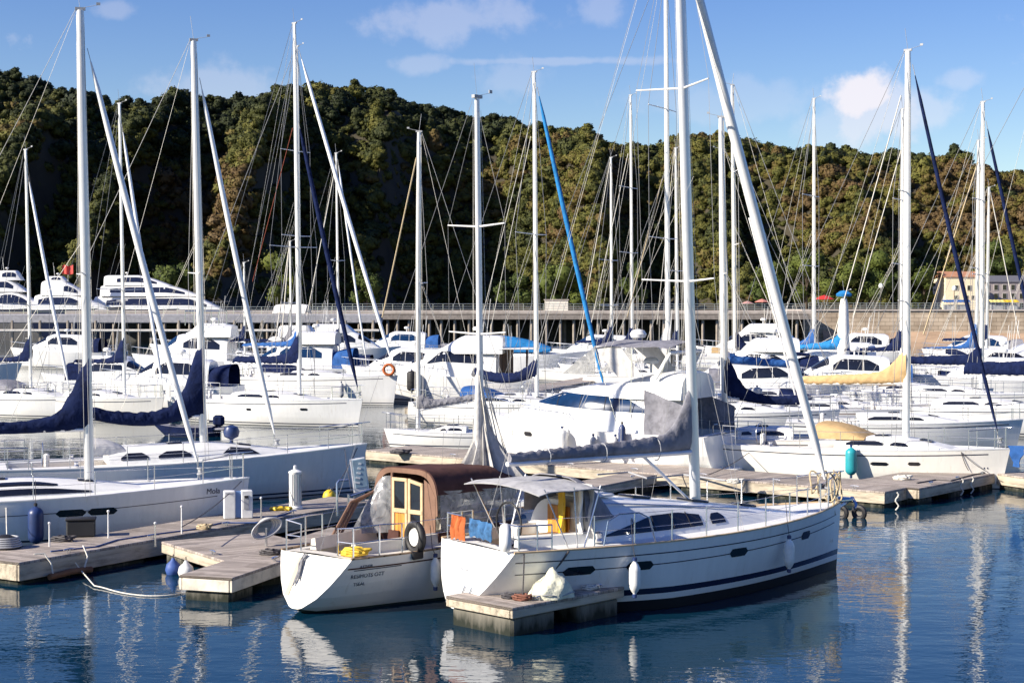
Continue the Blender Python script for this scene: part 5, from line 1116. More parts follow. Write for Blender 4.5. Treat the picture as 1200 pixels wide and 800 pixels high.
# grab hoops abreast of the cockpit
for sd_ in (1, -1):
    MB().path([EDGE(.19, sd_, 0), EDGE(.20, sd_, .5), EDGE(.225, sd_, .62), EDGE(.27, sd_, .62), EDGE(.295, sd_, .5), EDGE(.31, sd_, 0)], .016, 6).build('grab_hoop', STEEL, FS.root)
mb = MB(); bw = V((FS.x(1, 1.5), 0, 1.56)); mb.box(bw + V((.06, 0, -.02)), (.55, .16, .09), bev=.03); mb.build('bow_roller', STEEL, FS.root)
MB().path([bw + V((.35, 0, .0)), bw + V((-.15, 0, .06))], .03, 6).path([bw + V((.38, 0, .02)), bw + V((.34, .16, -.12)), bw + V((.22, .22, -.2))], .035, 6).path([bw + V((.38, 0, .02)), bw + V((.34, -.16, -.12)), bw + V((.22, -.22, -.2))], .035, 6).build('anchor', STEEL, FS.root)
mb = MB()
for k in range(6):      # a line hung in bights over the pulpit rail
    c = bw + V((-.12 - .11 * k, (-1) ** k * (.10 + .05 * k), .66)); w_ = .10 + .02 * (k % 3); h_ = .26 + .07 * ((k * 5) % 4)
    mb.path([c + V((w_ * cos(q), .05 * sin(q * 2 + k), h_ * sin(q) - h_)) for q in [2 * pi * n_ / 14 for n_ in range(14)]], .02, 5, closed=True)
mb.build('bow_line', ROPET, FS.root)
# cockpit: sole, table, wheel, coaming
MB().path([V((FS.L * (.075 - .5), .42 * cos(q), 1.72 + .42 * sin(q))) for q in [2 * pi * k / 24 for k in range(24)]], .02, 6, closed=True).build('steering_wheel', RUBBER, FS.root)
MB().box((FS.L * (.09 - .5), 0, 1.3), (.22, .3, .8), bev=.06).build('binnacle', DECK, FS.root)
MB().box((FS.L * (.16 - .5), 0, 1.42), (1.1, .3, .09), bev=.03).box((FS.L * (.16 - .5), 0, 1.12), (.7, .1, .55), bev=.03).build('cockpit_table', TEAK, FS.root)
for sd_ in (1, -1):
    MB().lathe([(.09, 0), (.1, .03), (.07, .08), (.09, .17), (.04, .2)], FS.pt(.21, FS.zs(.21), sd_, -.5) + V((0, 0, .04)), 12).build('winch', STEEL, FS.root)
    MB().grid([[FS.pt(t, FS.zs(t), sd_, -.62) + V((0, 0, .0)), FS.pt(t, FS.zs(t), sd_, -.66) + V((0, 0, .2)), FS.pt(t, FS.zs(t), sd_, -.78) + V((0, 0, .22)), FS.pt(t, FS.zs(t), sd_, -.82) + V((0, 0, .0))] for t in [.05 + .02 * k for k in range(10)]], capa=True, capb=True).build('coaming', DECK, FS.root)
# companionway boards and hanging yellow cloth come from inside the hood
MB().box((FS.L * (.20 - .5) - .03, 0, 1.6), (.05, .7, .8), bev=.01).build('companionway_door', VARN, FS.root)
# white bimini and grey sprayhood
FS.bimini(.055, .215, 1.28, 2.46, mat('mid_grey_canvas', (.40, .40, .41), .85, var=.25, vs=4, bump=.6, bs=7, spec=.12), camber=.10, sagn=.015, legs=False)
for (u, v_) in ((.07, .13), (.14, .15), (.205, .165)):
    for sd_ in (1, -1): MB().path([V((FS.L * (u - .5), sd_ * 1.24, 2.5)), EDGE(v_, sd_, 0, .3)], .016, 6).build('canopy_frame', STEEL, FS.root)
FS.sprayhood(.185, .265, 1.02, .80, GREYC, 1.80, close=.05)
mb = MB(); mb.sheet([[V((FS.L * (.195 - .5) + .06 * sin(j * 1.2), -1.1 + .2 * i + .02 * sin(j), 2.5 - j * .16)) for j in range(9)] for i in range(4)], .02); mb.build('side_curtain', LGREYC, FS.root)
# transom markings and folded bathing platform
def on_transom(y, q, off=.012):       # q: 0 bottom to 1 top
    z = lerp(.2, FS.zs(0) - .05, q); return V((FS.x(0, z) - off, y, z))
pf = [on_transom(yy, q) for (yy, q) in ((.55, .55), (-.55, .55), (-.32, .08), (.32, .08))]
MB().path(pf, .006, 4, closed=True).build('platform_seam', PVCG, FS.root)
MB().path([on_transom(-.35, .4, .03), on_transom(-.35, .1, .03)], .014, 5).path([on_transom(-.12, .4, .03), on_transom(-.12, .1, .03)], .014, 5).build('boarding_ladder', STEEL, FS.root)
text('lettering', 'IR  A-', .13, on_transom(.25, .62, .014), (0, -1, 0), (-.35, 0, 1), FS.root, PVCG)
GF = 'white bottle fenders on the nearest sloop'
fender(FS, 741, -1, .64, .115, PVCW, 'white bottle fender amidships on the nearest sloop', drop=.28)
fender(FS, 922, -1, .64, .115, PVCW, 'white bottle fender near the bow of nearest sloop', drop=.3)
# things hung on its stern rail
def cloth(label, p, q, h, m, name='towel'):
    o = thing(name, label, 'towel', p); q = q - p; n = 10
    MB().sheet([[q * (i / n) + V((.03 * sin(i * 1.9 + j * .5) + .02 * cos(j), .03 * cos(i * 1.7), .03 - h * j / 6 * (1 + .08 * sin(i * 2.3)))) for j in range(7)] for i in range(n + 1)], .012).build('cloth', m, o, 60); return o
A_ = lambda t, sd_, z: FS.w(FS.pt(t, FS.zs(t), sd_, -.03) + V((0, 0, z)))
T_ = lambda y, z: FS.w(V((FS.x(0, FS.zs(0)) + .04, y, FS.zs(0) + z)))
cloth('orange towel hung over the stern rail of nearest sloop', T_(.98, .46), T_(.50, .46), .46, ORANGE)
cloth('blue striped towel hung on stern rail beside orange towel', T_(.34, .46), T_(-.42, .44), .34, mat('blue_towel', (.035, .12, .27), .9, var=.6, vs=6, bump=.5))
o = thing('horseshoe_buoy', 'white padded horseshoe buoy on the stern rail of nearest sloop', 'lifebuoy', T_(-.9, .16))
MB().path([V((0, .2 * cos(q), .26 * sin(q))) for q in [pi * 1.3 * k / 14 - .47 for k in range(15)]], [.08] + [.115] * 13 + [.08], 10).build('ring', PVCW, o)
cl = thing('yellow_jacket', 'yellow oilskin jacket hanging under the hood of nearest sloop', 'jacket', FS.w(V((FS.L * (.195 - .5) - .16, -.30, 2.45))))
MB().sheet([[V((.05 * sin(i * 1.5 + j * .6), (-.2 + .05 * i) * (1 + .10 * j), -.02 - j * .15)) for j in range(8)] for i in range(9)], .05).build('cloth', mat('yellow_oilskin', (.72, .42, .02), .5, var=.2, bump=.5), cl, 60)
cl = thing('white_towel', 'pale towel hanging right of the yellow jacket', 'towel', FS.w(V((FS.L * (.198 - .5) - .12, -.84, 2.4))))
MB().sheet([[V((.03 * sin(i * 2 + j), -.2 + .05 * i, -j * .12)) for j in range(8)] for i in range(9)], .03).build('cloth', SAILW, cl, 60)

# ------------------------------------------------------------------ the brown canopied boat
BB = Boat('sailboat', 'cream sailing cruiser with brown canopy and wooden cockpit doors', 'sailboat', (640, 600), 1.35, 50, 7.8, 2.75, 1.08, None, stern=.72, rake=.5, tr=.62, tmax=.45, bowp=2.0, zst=.10, dip=.06, es=.52)
c0 = BB.w(V((BB.x(0, 1.08), 0, 1.08))); tgt = P(370, 650, 1.08); sh = tgt - c0; sh.z = 0; BB.c += sh; BB.root.location = BB.c
BB.hull([CREAM, mat('dark_green_bottom', (.02, .035, .03), .6), CREAM], (.0, .05, .1, .14), (1, 1, 0, 0), 32)
BB.deck(DECKC, (.04, .46), .72, .5, DECKC, 24, rail=TEAK)
Hb_ = BB.house('cabin', .5, .86, .85, .42, DECKC, fr=.6, taper=.5)
BB.hwin(Hb_, .1, .6, .35, .75)
BB.strip('cove_stripe', BROWNC, .01, .9, lambda t: BB.zs(t) - .2, .03)
def bt(y, q, off=.014):
    z = lerp(.12, BB.zs(0) - .04, q); return V((BB.x(0, z) - off, y, z))
MB().grid([[bt(.42 - .04 * k, q, .012) for k in (0, 3)] for q in (.22, .4, .6, .8, .97)][::-1]).build('step_recess', mat('recess_beige', (.45, .38, .28), .6), BB.root)
mb = MB()
for q in (.3, .45, .6): mb.path([bt(.2, q, .02), bt(-.35, q - .02, .02)], .008, 4)
mb.build('transom_step', PVCG, BB.root)
mb = MB()
for k in range(5): mb.path([bt(.22 + .05 * sin(k * 2.1), 1.05, .06), bt(.26 + .06 * sin(k), .85, .05), bt(.2 + .05 * cos(k * 1.7), .62 - .05 * k, .05), bt(.24, .95, .07)], .017, 5)
mb.build('mooring_line', mat('grey_rope', (.2, .2, .22), .9, var=.4, vs=20), BB.root)
BB.rails([], bow=False, sides=(), sternrail=False)
e2 = lambda t, sd_, z: BB.pt(t, BB.zs(t), sd_, -.07) + V((0, 0, z))
for sd_ in (1, -1):      # pushpit hoops either side of the open stern
    mb = MB()
    mb.path([e2(.012, sd_ * .55, 0), e2(.012, sd_ * .55, .55), e2(.012, sd_, .6), e2(.1, sd_, .62), e2(.16, sd_, .6), e2(.16, sd_, 0)], .017, 6)
    mb.path([e2(.012, sd_ * .55, .3), e2(.012, sd_, .3), e2(.1, sd_, .32), e2(.16, sd_, .3)], .013, 6); mb.tube(e2(.012, sd_, 0), e2(.012, sd_, .6), .017, n=6); mb.tube(e2(.09, sd_, 0), e2(.09, sd_, .62), .017, n=6)
    mb.build('pushpit', STEEL, BB.root)
for sd_ in (1, -1):
    for t in (.62, .74, .85): MB().tube(e2(t, sd_, 0), e2(t, sd_, .6), .014, n=6).build('stanchion', STEEL, BB.root)
    for z in (.6, .32): MB().path([e2(.16, sd_, z)] + [e2(t, sd_, z) for t in (.3, .5, .62, .74, .85, .95)], .006, 4).build('lifeline', STEEL, BB.root)
    MB().grid([[BB.pt(t, BB.zs(t), sd_, -.42), BB.pt(t, BB.zs(t), sd_, -.46) + V((0, 0, .22)), BB.pt(t, BB.zs(t), sd_, -.56) + V((0, 0, .24)), BB.pt(t, BB.zs(t), sd_, -.6)] for t in [.06 + .05 * k for k in range(9)]], capa=True, capb=True).build('coaming', DECKC, BB.root)
MB().box((BB.L * (.16 - .5), .2, .78), (1.5, .5, .3), bev=.04).build('cockpit_seat', DECKC, BB.root)
MB().box((BB.L * (.26 - .5), .3, 1.0), (.65, .5, .12), bev=.03).build('seat_cushion', BROWNC, BB.root)
# canopy: arched brown roof, aft frame with wooden doors, clear side panels
xA, xF = BB.L * (.325 - .5), BB.L * (.60 - .5); zc, top, hw = 1.12, 2.58, .92
def arch(x, q, w=hw, zt=top, zlow=zc): # q 0..1 from one side to the other
    a = pi * q; return V((x, w * (abs(cos(a)) ** .42) * (1 if q < .5 else -1), zlow + (zt - zlow) * sin(a) ** .42))
def archf(q): return .5 - .5 * cos(pi * q)
rows = [[arch(lerp(xA, xF, u), lerp(.12, .88, j / 20), hw - .03 * u, top - .10 * u * u - .015 * abs(sin(u * 2 * pi))) for j in range(21)] for u in [i / 8 for i in range(9)]]
MB().sheet(rows, .02).build('canopy', BROWNC, BB.root, 60)
rows = [[arch(lerp(xF - .05, xF + .55, u), lerp(.16, .84, j / 20), hw - .08, top - .13 - .16 * u) for j in range(21)] for u in (0, .5, 1)]
MB().sheet(rows, .02).build('front_canopy', BROWNC, BB.root, 60)
for sd_ in (0, 1):     # side skirts under the windows and clear panels
    s_ = 1 if sd_ == 0 else -1
    MB().sheet([[V((x, s_ * (hw + .005), z)) for z in (zc - .05, zc + .22)] for x in (xA, (xA + xF) / 2, xF + .2)][::-s_], .015).build('skirt', BROWNC, BB.root)
    MB().sheet([[V((lerp(xA + .08, xF + .45, u), s_ * (hw - .01 - .05 * clamp(v - .6) + .015 * sin(u * 11)), lerp(zc + .22, top - .42 - .12 * u, v))) for v in (0, .33, .66, 1)] for u in [k / 8 for k in range(9)]][::-s_], .006).build('clear_panel', VINYL, BB.root)
# aft frame: tan canvas surround with two clear windows in wooden doors
n = 24; outer = [arch(xA - .02, lerp(.03, .97, j / n)) for j in range(n + 1)]; inner = [arch(xA - .02, lerp(.03, .97, j / n), hw - .10, top - .10, zc) for j in range(n + 1)]
MB().sheet([outer, inner], .03).build('aft_hem', TANC, BB.root)
yd0, yd1 = .10, -.74            # doors span on the starboard half
dz0 = zc - .45
def door(y0, y1, label, glass_low):
    zt0, zt1 = top - .2, top - .2 - .22 * clamp((abs(y1) - .35) / .5)
    d = MB(); x = xA - .04; f = .07
    d.box((x, y0 - f / 2, (dz0 + zt0) / 2), (.05, f, zt0 - dz0), bev=.008); d.box((x, y1 + f / 2, (dz0 + zt1) / 2), (.05, f, zt1 - dz0), bev=.008)
    R_ = Matrix.Rotation(atan2(zt0 - zt1, y0 - y1), 3, 'X')
    d.box((x - .004, (y0 + y1) / 2, (zt0 + zt1) / 2 - f / 2), (.055, abs(y0 - y1) - .02, f), 0, R_, .008)
    zm = zc + .58
    for z in (dz0 + .05, zm): d.box((x - .006, (y0 + y1) / 2, z), (.06, abs(y0 - y1) - .02, .09), bev=.008)
    o = d.build('cockpit_door', PALEWOOD, BB.root, 0, label=label)
    w = abs(y0 - y1) - .1
    MB().box((x + .004, (y0 + y1) / 2, (zm + (zt0 + zt1) / 2) / 2), (.012, w, (zt0 + zt1) / 2 - zm - .06)).build('pane', GLASS, o, 0)
    MB().box((x + .008, (y0 + y1) / 2, (dz0 + zm) / 2), (.014, w, zm - dz0 - .06)).build('lower_panel', GLASS if glass_low else VARN, o, 0)
door(.34, -.10, 'varnished door with glass upper half', False); door(-.12, -.54, 'narrow door glazed above and below', True)
# clear panel filling the port half of the aft face, raked outward with tan straps
rows = [[V((xA - .02 - .75 * u * (1 - v), lerp(.38, hw - .06, u) , lerp(zc + .1, top - .18 - .28 * u ** 3, v))) for v in (0, .25, .5, .75, 1)] for u in [k / 6 for k in range(7)]]
MB().sheet(rows, .006).build('aft_clear_panel', VINYL, BB.root)
MB().sheet([[V((xA - .025, lerp(-.55, -hw + .06, u), lerp(zc - .05, top - .2 - .34 * u ** 2, v))) for v in (0, .5, 1)] for u in (0, .5, 1)], .02).build('aft_panel', TANC, BB.root)
MB().box((xA - .02, .36, zc + .6), (.06, .06, 1.5), bev=.01).build('canopy_post', TANC, BB.root)
mb = MB()
for k in range(3): mb.path([V((xA - .02, hw - .1 - .02 * k, top - .5)), V((xA - .5 - .1 * k, hw - .02, zc + .75)), V((xA - 1.15 - .12 * k, hw - .1, zc + .02))], .03, 6)
mb.build('canopy_strap', TANC, BB.root)
MB().box((xA - .06, .55, zc - .05), (.05, .85, .42), bev=.01).build('aft_skirt', BROWNC, BB.root)
BB.mast(564, (559, 115), .085, zfoot=1.45, spread=(.43, .69), sw=.82, m=MASTW, sweep=.1)
# grey tarpaulin gathered round the mast over the foredeck
rows = []; f = BB.mf; rg = random.Random(3)
for i in range(9):
    u = i / 8; row = []
    for k in range(40):
        a = 2 * pi * k / 40; r = lerp(.08, 1.05, u ** 1.7) * (1 + (.22 * sin(k * 2.7) + .12 * sin(k * 5.1)) * min(1, u * 2)); row.append(V((f.x + .35 * u + r * cos(a) * 1.1, r * sin(a) * .95, lerp(f.z + 2.3, f.z + .35, u ** .9) + .03 * sin(k * 2.7 + 1))))
    rows.append(row)
MB().grid(rows, 0, True).build('tarpaulin', mat('grey_tarp', (.40, .39, .38), .8, var=.4, vs=3, bump=.8, bs=8), BB.root, 60)
mb = MB(); up = (BB.mtop - f).normalized()
for k in range(16):
    a = 2 * pi * k / 16 + .2; r = .35 + .75 * ((k * 7) % 5) / 5
    mb.path([f + up * (2.5 + .12 * (k % 5)) + V((.1 * cos(a), .1 * sin(a), 0)), V((f.x + .3 + .4 * r * cos(a), .45 * r * sin(a), f.z + 1.25)), V((f.x + .3 + r * cos(a), r * sin(a), f.z + .15))], .015, 5)
mb.build('halyard', ROPEW, BB.root)
mb = MB(); mb.path([f + up * .9 + V((-.07, 0, 0)), f + up * 1.6 + V((-.08, .02, 0)), f + up * 2.9 + V((-.06, 0, 0)), f + up * 3.3], [.09, .10, .07, .03], 10); mb.build('bundled_sail', LGREYC, BB.root, 60)
# lettering on the quarter
t = .03; z = BB.zs(0) - .39
def hull_text(boat, body, size, t, z, side, m, dt=.03, up=(0, -.25, 1)):
    p0, p1 = boat.pt(t, z, side, .014), boat.pt(t + dt, z, side, .014); text('lettering', body, size, p0, p1 - p0, up, boat.root, m)
hull_text(BB, 'RESIMOTS OTT', .115, .035, z, -1, NAVY, .1); hull_text(BB, 'TSEAL', .10, .055, z - .16, -1, NAVY, .1); hull_text(BB, 'A ETNOR', .07, .04, z + .21, -1, NAVY, .1)
BB.strip('name_underline', NAVY, .03, .16, lambda t: BB.zs(0) - .24, .018, sides=(-1,))
MB().box(BB.pt(.2, BB.zs(.2) - .05, -1, .03), (.30, .06, .16), bev=.02).build('fairlead', RUBBER, BB.root)
fender(BB, 506, -1, .6, .1, PVCW, 'white bottle fender on the brown canopied boat', drop=.12)
mb = thing('steering_wheel', 'black rimmed wheel with white hub standing in the brown boat cockpit', 'wheel', BB.w(BB.pt(.215, BB.zs(.215), -1, -.18) + V((0, 0, .27))), BB.h - .25)
MB().path([V((0, .27 * cos(q), .27 * sin(q))) for q in [2 * pi * k / 24 for k in range(24)]], .075, 10, closed=True).build('rim', RUBBER, mb)
MB().lathe([(.02, -.05), (.17, -.04), (.19, 0), (.17, .04), (.05, .06)], n=16, R=Matrix.Rotation(-pi / 2, 3, 'Y')).build('hub', PVCW, mb)
# coiled yellow line on the quarter
def coil(label, c, r, m, turns=6, name='rope_coil', th=.02, flat=.6, cat='rope'):
    o = thing(name, label, cat, c); rg = random.Random(int(abs(c.x) * 100)); pts = []
    for i in range(turns * 14):
        a = i / 14 * 2 * pi; rr = r * (.45 + .55 * ((i * 37) % 100) / 100 * .6 + .25 * sin(i * .21)); pts.append(V((rr * cos(a), rr * sin(a) * flat, .02 + .02 * (i / 14) * .9 + .012 * sin(i * 1.1))))
    MB().path(pts, th, 5).build('rope', m, o); return o
coil('yellow rope coil on the quarter deck of brown canopied boat', BB.w(BB.pt(.045, BB.zs(.04), -1, -.3) + V((0, 0, .03))), .3, mat('yellow_rope', (.75, .5, .05), .8, var=.4, vs=20), 7, th=.03)
# ------------------------------------------------------------------ things standing on the pontoons
def Q(px, py, z=Z): return P(px, py, z)
# white service pedestal (cylinder with ribs)
o = thing('service_pedestal', 'tall white service pedestal by the yellow hose on left pontoon', 'pedestal', Q(346, 596))
MB().lathe([(.20, 0), (.20, .06), (.165, .08), (.165, .95), (.18, .97), (.18, 1.0), (.06, 1.06)], n=20).build('body', PVCW, o, 40)
for k in range(7): MB().box((.158 * cos(-1.9 + .33 * k), .158 * sin(-1.9 + .33 * k), .52), (.03, .03, .84), 0, Matrix.Rotation(-1.9 + .33 * k, 3, 'Z'), .008).build('rib', STEEL if k % 2 else PVCG, o)
MB().lathe([(.03, 1.05), (.05, 1.09), (.04, 1.16), (.01, 1.17)], n=10).build('cap', PVCW, o)
# twin white cabinet
o = thing('meter_cabinet', 'pair of joined white meter cabinets on the left pontoon', 'cabinet', Q(279, 607), .25)
for sx in (-.22, .22): MB().box((sx, 0, .36), (.29, .24, .72), bev=.02).build('box', PVCW, o)
MB().box((0, .03, .36), (.16, .14, .66)).build('back_plate', mat('cabinet_blue', (.14, .25, .5), .5), o)
MB().box((.2, -.125, .42), (.13, .02, .36), bev=.005).build('door', PVCG, o); MB().box((.2, -.14, .56), (.09, .02, .06), bev=.005).build('handle', RUBBER, o); MB().box((-.22, -.122, .66), (.2, .012, .02)).build('label_plate', PVCG, o)
# tilted blue and white information board with a frame
o = thing('notice_board', 'tilted blue and white board beyond the brown canopy', 'board', Q(421, 588), .3)
R_ = Matrix.Rotation(-.13, 3, 'Y')
MB().box((0, 0, .75), (.44, .12, .95), 0, R_, .02).build('frame', PVCW, o); MB().box((0.01, -.065, .8), (.34, .02, .78), 0, R_, .005).build('panel', mat('panel_blue', (.30, .42, Z), .3, var=.3), o)
for k in range(5): MB().box((-.07 + .02 * k, -.08, .55 + .13 * k), (.15 - .02 * k, .012, .05), 0, R_ @ Matrix.Rotation(.35, 3, 'Y')).build('mark', PVCW, o)
MB().box((0, 0, .13), (.3, .1, .3), 0).build('foot', STEEL, o)
# bent steel hoop rail near it
o = thing('hoop_rail', 'bent steel hoop rail on pontoon beside the brown canopy', 'railing', Q(395, 604), .3)
MB().path([(0, 0, 0), (0, 0, .85), (.06, 0, .92), (.3, 0, .92)], .03, 8).path([(.3, 0, .0), (.3, 0, .55), (.36, 0, Z), (.9, 0, .66)], .03, 8).build('tube', STEEL, o)
# black box
o = thing('dock_box', 'black crate on the left pontoon beside the sloop', 'crate', Q(95, 628), .22)
MB().box((0, 0, .2), (.66, .42, .4), bev=.03).build('body', mat('black_plastic', (.02, .02, .022), .5), o); MB().box((0, 0, .415), (.7, .46, .05), bev=.015).build('lid', RUBBER, o)
# dark drum with coiled hose
o = thing('hose_drum', 'dark dome shaped hose reel at the left edge of pontoon', 'hose reel', Q(6, 642))
MB().lathe([(.34, 0), (.36, .04), (.33, .14), (.24, .24), (.1, .3), (.02, .31)], n=20).build('drum', RUBBER, o)
for k in range(5): MB().path([V(((.36 - .02 * k) * cos(q), (.36 - .02 * k) * sin(q), .06 + .045 * k)) for q in [2 * pi * j / 20 for j in range(20)]], .022, 6, closed=True).build('hose', PVCG, o)
# flaked rope hung on a post
o = thing('hose_coil', 'pale coil of hose hanging on a short post on the pontoon', 'hose', Q(312, 640) + V((0, 0, 0)), .4)
MB().tube((0, 0, 0), (0, 0, .42), .03, n=8).build('post', STEEL, o)
for k in range(7): MB().path([V(((.34 - .025 * k) * cos(q), -.06 + .03 * k, .42 + .2 * sin(q) + .3 * (.34 - .025 * k) * cos(q))) for q in [2 * pi * j / 22 for j in range(22)]], .022, 6, closed=True).build('loop', ROPEW if k % 2 else PVCG, o)
o = thing('hose_end', 'short yellow hose lying at the foot of white pedestal', 'hose', Q(328, 598))
MB().path([(-.25, .05, .05), (-.1, -.06, .05), (.1, .02, .05), (.25, -.04, .05), (.3, .06, .05), (.0, .1, .06), (-.2, .12, .05)], .05, 8).build('tube', YELLOW, o)
# mooring posts with thin wands on the pontoon
for i, (px, py, h, lab) in enumerate(((213, 625, .62, 'thin white mooring post left of the twin cabinets'), (58, 640, .5, 'thin white mooring post beside the black crate left'), (127, 630, .6, 'thin white mooring post just right of the black crate'), (306, 610, .55, 'thin steel post right of the twin white cabinets'), (182, 640, .5, 'thin steel post where the short pontoon joins the long one'))):
    o = thing('mooring_post', lab, 'post', Q(px, py), 0, 'thin posts on the left pontoon'); MB().tube((0, 0, 0), (0, 0, h), .02, .016, 8).build('shaft', PVCW if i < 3 else STEEL, o); MB().lathe([(.015, h), (.032, h + .015), (.032, h + .045), (.01, h + .06)], n=10).build('knob', PVCW, o)
# white sail bag on the front finger
o = thing('canvas_bag', 'white canvas bag slumped on the short front pontoon', 'bag', Q(646, 699, .54), .6)
rows = []
for i in range(13):
    u = i / 12 * 2 - 1; hh = .48 * (1 - abs(u) ** 2.2) ** .7 * (1 + .18 * u) * (.85 + .15 * sin(u * 6 + 1)) + .03; ww = .30 * (1 - abs(u) ** 3) ** .5 + .02
    rows.append([V((.44 * u, ww * cos(q) * (1 + .1 * sin(q * 5 + i)), max(0.004, hh * sin(q) ** .8 * (1 + .09 * sin(q * 4 + i * 1.3))))) for q in [pi * k / 16 for k in range(17)]])
MB().grid(rows, capa=True, capb=True).build('cover', mat('white_bag', (.66, .65, Z), .85, var=.2, vs=5, bump=1.0, bs=9), o, 60)
MB().path([V((-.44 + .9 * k / 10, -.30 * (1 - abs(k / 5 - 1) ** 3) ** .5 - .02, .08 + .02 * sin(k))) for k in range(11)], .012, 5).build('lashing', PVCG, o)
coil('red brown rope coil left of the white bag on front pontoon', Q(613, 703, .54), .2, mat('red_brown_rope', (.22, .09, .06), .9, var=.4), 5, th=.022)
coil('dark rope coil at the foot of white bag on front pontoon', Q(597, 701, .54), .15, WIRED, 4, th=.025)
coil('pale rope coil on the right end of front pontoon', Q(692, 691, .54), .16, ROPEW, 4, th=.02)
coil('dark rope heap on the pontoon left of the brown canopied boat', Q(318, 650), .26, WIRED, 6, th=.022)
coil('dark mooring rope heap left of black crate', Q(75, 634), .3, WIRED, 6, th=.02)
coil('pale rope heap behind the right walkway edge', Q(1058, 562), .3, ROPEW, 6, th=.035)
coil('dark rope heap on the walkway left of the grey tarpaulin', Q(470, 531), .4, WIRED, 6, th=.04)
# buoys
o = thing('mooring_buoy', 'yellow ball buoy floating in front of white sloop bow', 'buoy', P(386, 583, 0))
MB().lathe([(.02, -.2), (.14, -.15), (.2, -.05), (.21, .05), (.17, .17), (.08, .24), (.03, .26)], n=18).build('ball', YELLOW, o); MB().path([V((.05 * cos(q), 0, .28 + .05 * sin(q))) for q in [2 * pi * k / 10 for k in range(10)]], .012, 5, closed=True).build('ring', STEEL, o)
for i, (px, py, m, lab) in enumerate(((203, 667, FLOATB, 'blue round fender under the short connecting pontoon'), (218, 670, PVCW, 'white round fender beside the blue one under pontoon'))):
    o = thing('ball_fender', lab, 'fender', P(px, py, .1), 0, 'round fenders under the connecting pontoon'); MB().lathe([(.03, -.2), (.13, -.14), (.18, 0), (.15, .12), (.06, .2), (.03, .26)], n=16).build('ball', m, o); MB().tube((0, 0, .24), (0, 0, .34), .012, n=5).build('lanyard', WIRED, o)
# dark tyre fenders on the walkway end
for i, (px, lab) in enumerate(((985, 'left black tyre fender on the walkway end behind the bow'), (1006, 'right black tyre fender on the walkway end behind the bow'))):
    o = thing('tyre_fender', lab, 'tyre', P(px, 600, .14) + V((0, -.1, 0)), radians(-38), 'tyre fenders on the walkway'); MB().path([V((.16 * cos(q), 0, .16 * sin(q))) for q in [2 * pi * k / 16 for k in range(16)]], .075, 8, closed=True).build('tyre', RUBBER, o)
# brown rubbing log with rusty chain on long pontoon
pA, pB = P(22, 659, Z), P(445, 586, Z); pdir = (pB - pA).normalized(); pang = atan2(pdir.y, pdir.x); pn = V((pdir.y, -pdir.x, 0))
def along(px, off=.1, z=0.0):
    best = min((abs(proj(pA.lerp(pB, i / 400))[0] - px), i / 400) for i in range(401))[1]; q = pA.lerp(pB, best) + pn * off; q.z = z; return q
o = thing('rubbing_log', 'rusty log hung by two ropes on the long left pontoon side', 'log', along(58, .12, .1), pang)
MB().path([(-.1, 0, 0), (.5, 0, .03), (1.1, 0, .0)], .07, 8).build('log', mat('rusty_wood', (.20, .09, .04), .9, var=.4), o); MB().path([(0, 0, .05), (-.05, 0, .3), (-.12, .14, .5), (-.3, .25, .5)], .02, 5).path([(.9, 0, .05), (1.0, 0, .3), (1.02, .14, .5), (1.1, .25, .5)], .02, 5).build('rope', ROPEW, o)
# ropes
def rope(label, pts, r=.014, m=None, name='mooring_rope', grp='mooring ropes'):
    c = V(pts[0]); o = MB().path([V(p) - c for p in pts], r, 6).build(name, m or ROPEW); o.location = c; tag(o, label, 'rope', grp); return o
rope('slack white rope from the long left pontoon down into the water', [along(86, .05, .3), along(90, .12, .12)] + [P(100 + 138 * u, 684 + 14 * sin(pi * min(1, u * 1.25) * .62) - (6 * max(0, u - .7) / .3), .02 + .08 * max(0, .25 - u)) + V((.03 * sin(u * 17), .05 * sin(u * 11), 0)) for u in [k / 16 for k in range(1, 17)]], .014)
rope('white rope from brown boat fender curving to front pontoon', sag(BB.w(BB.pt(.28, 1.05, -1, .02)), P(535, 697, .5), .25, 12), .02)
rope('rope from the nearest sloop stern to front pontoon cleat', sag(FS.w(FS.pt(.02, 1.35, -1, .0)), P(612, 702, .56), .12, 8), .014, WIRED)
rope('dark rope from front pontoon to nearest sloop amidships cleat', sag(FS.w(FS.pt(.11, 1.35, -1, .02)), P(644, 672, .9), .04, 6), .02, WIRED)
rope('dark bow line from left front sloop to the pontoon post', sag(B1.w(B1.pt(.98, 1.3, -1, .0)), Q(213, 617, 1.0), .10, 8), .012, WIRED)
rope('dark bow line from second sloop to the yellow buoy', sag(B2.w(B2.pt(.97, 1.4, -1, 0)), P(386, 577, .28), .15, 8), .014, WIRED)
rope('dark line from second sloop bow to the notice board', sag(B2.w(B2.pt(.93, 1.4, -1, 0)), Q(412, 575, .9), .1, 8), .012, WIRED)
rope('long line from brown boat pushpit to the connecting pontoon', sag(BB.w(BB.pt(.03, 1.1, 1, 0)), Q(318, 655, Z), .05, 8), .012, WIRED)
rope('line from the blue fender sloop to the pontoon left', sag(B1.w(B1.pt(.42, 1.0, -1, 0)), Q(8, 626, Z), .1, 8), .014)
rope('mooring line from beige covered sloop bow to the finger pontoon', sag(Sb.w(Sb.pt(.86, 1.2, -1, .02)), Q(1135, 551, .6), .06, 8), .012, WIRED)
rope('second mooring line from beige covered sloop to finger pontoon', sag(Sb.w(Sb.pt(.86, 1.2, -1, .02)), Q(1158, 553, .6), .06, 8), .012, WIRED)
rope('mooring line from navy covered sloop stern to the walkway', sag(Pb.w(Pb.pt(.5, 1.15, 1, .02)), Q(830, 556, .6), .12, 8), .014, WIRED)
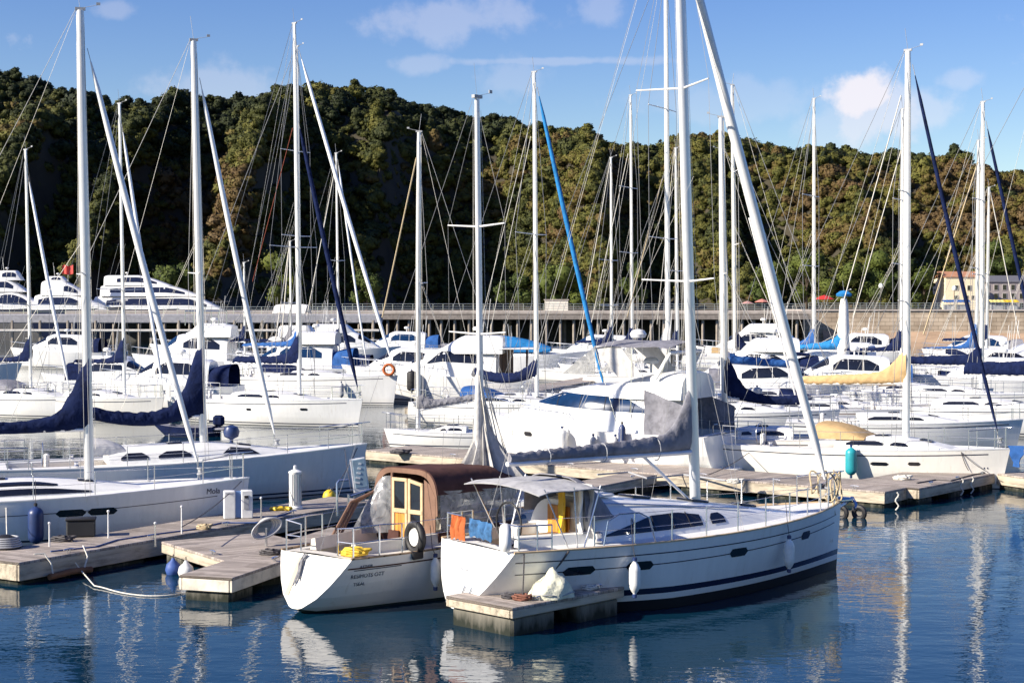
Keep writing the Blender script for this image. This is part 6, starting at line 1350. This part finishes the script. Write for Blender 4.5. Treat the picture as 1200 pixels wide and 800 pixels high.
# chains hanging on the right finger
for i, (px, py, lab) in enumerate(((1048, 578, 'pale rope tail hanging at the walkway end by right finger'), (1124, 562, 'left pale rope tail hanging on right finger side'), (1136, 560, 'right pale rope tail hanging on right finger side'))):
    p = Q(px, py) + V((.05, -.12, 0)); rope(lab, [p + V((.12 * sin(k * 1.3) * .4, 0, .05 - .065 * k)) for k in range(9)], .022, ROPEW, 'rope_tail', 'rope tails on the right finger')
# dinghy with blue screen behind the brown canopy
RB = motorboat('motorboat', 'small open boat with pale blue windscreen frame behind brown canopy', (520, 0, 45), .75, 178, 3.8, 1.6, .6, [], rail=None, cock=(.1, .7), group=None, hullm=GREYW)
MB().sheet([[V((.35 + .25 * v, sd * .6, .75 + .55 * v)) for v in (0, .5, 1)] for sd in (-1, -.4, .4, 1)], .03).build('windscreen', mat('pale_blue_screen', (.25, .42, .55), .2, alpha=.8), RB.root)
MB().path([(.45, -.65, .75), (.65, -.62, 1.35), (.65, .62, 1.35), (.45, .65, .75)], .03, 6).build('screen_frame', PVCW, RB.root)
# jetty clutter: small blue cover by the right bow
o = thing('bow_cover', 'blue canvas triangle hanging under the bow at right', 'cover', P(1190, 552, .8), 0)
MB().sheet([[V((.12 * (j - 2) * (1 - i / 6) + .04 * sin(i * 2 + j), -.05 * j, .8 - i * .13)) for j in range(5)] for i in range(6)][::-1], .03).build('cloth', BLUEC, o)
# bow emblem of the beige covered sloop
hull_text(Sb, 'ff', .42, .93, Sb.zs(.93) - .62, -1, NAVY, .03, (-.35, 0, 1))
print('objects', len(bpy.data.objects))

def dock_line(label, pts, m, r=.018): rope(label, [Q(px, py, Z + .02) + V((.05 * sin(i * 2.3), .05 * cos(i * 1.7), 0)) for i, (px, py) in enumerate(pts)], r, m, 'power_lead', 'leads lying on the pontoons')
dock_line('blue power lead lying along the long left pontoon', [(340, 600), (300, 612), (262, 612), (225, 620), (180, 626), (140, 632), (110, 640), (60, 646)], mat('blue_lead', (.03, .08, .25), .6))
dock_line('pale hose snaking over the crossing walkway by the mast', [(700, 556), (735, 553), (760, 560), (800, 556), (850, 563), (880, 562)], PVCG, .03)
dock_line('dark lead lying across the right finger pontoon', [(1075, 566), (1095, 562), (1115, 563), (1140, 556), (1160, 553)], WIRED, .025)
coil('pale rope coil on the crossing walkway right of the front mast', Q(862, 566), .28, ROPEW, 6, th=.03)
coil('dark rope coil on the crossing walkway near its right end', Q(960, 572), .25, WIRED, 6, th=.03)
coil('tan rope coil on the long left pontoon left of twin cabinets', Q(240, 620), .2, ROPET, 6, th=.022)
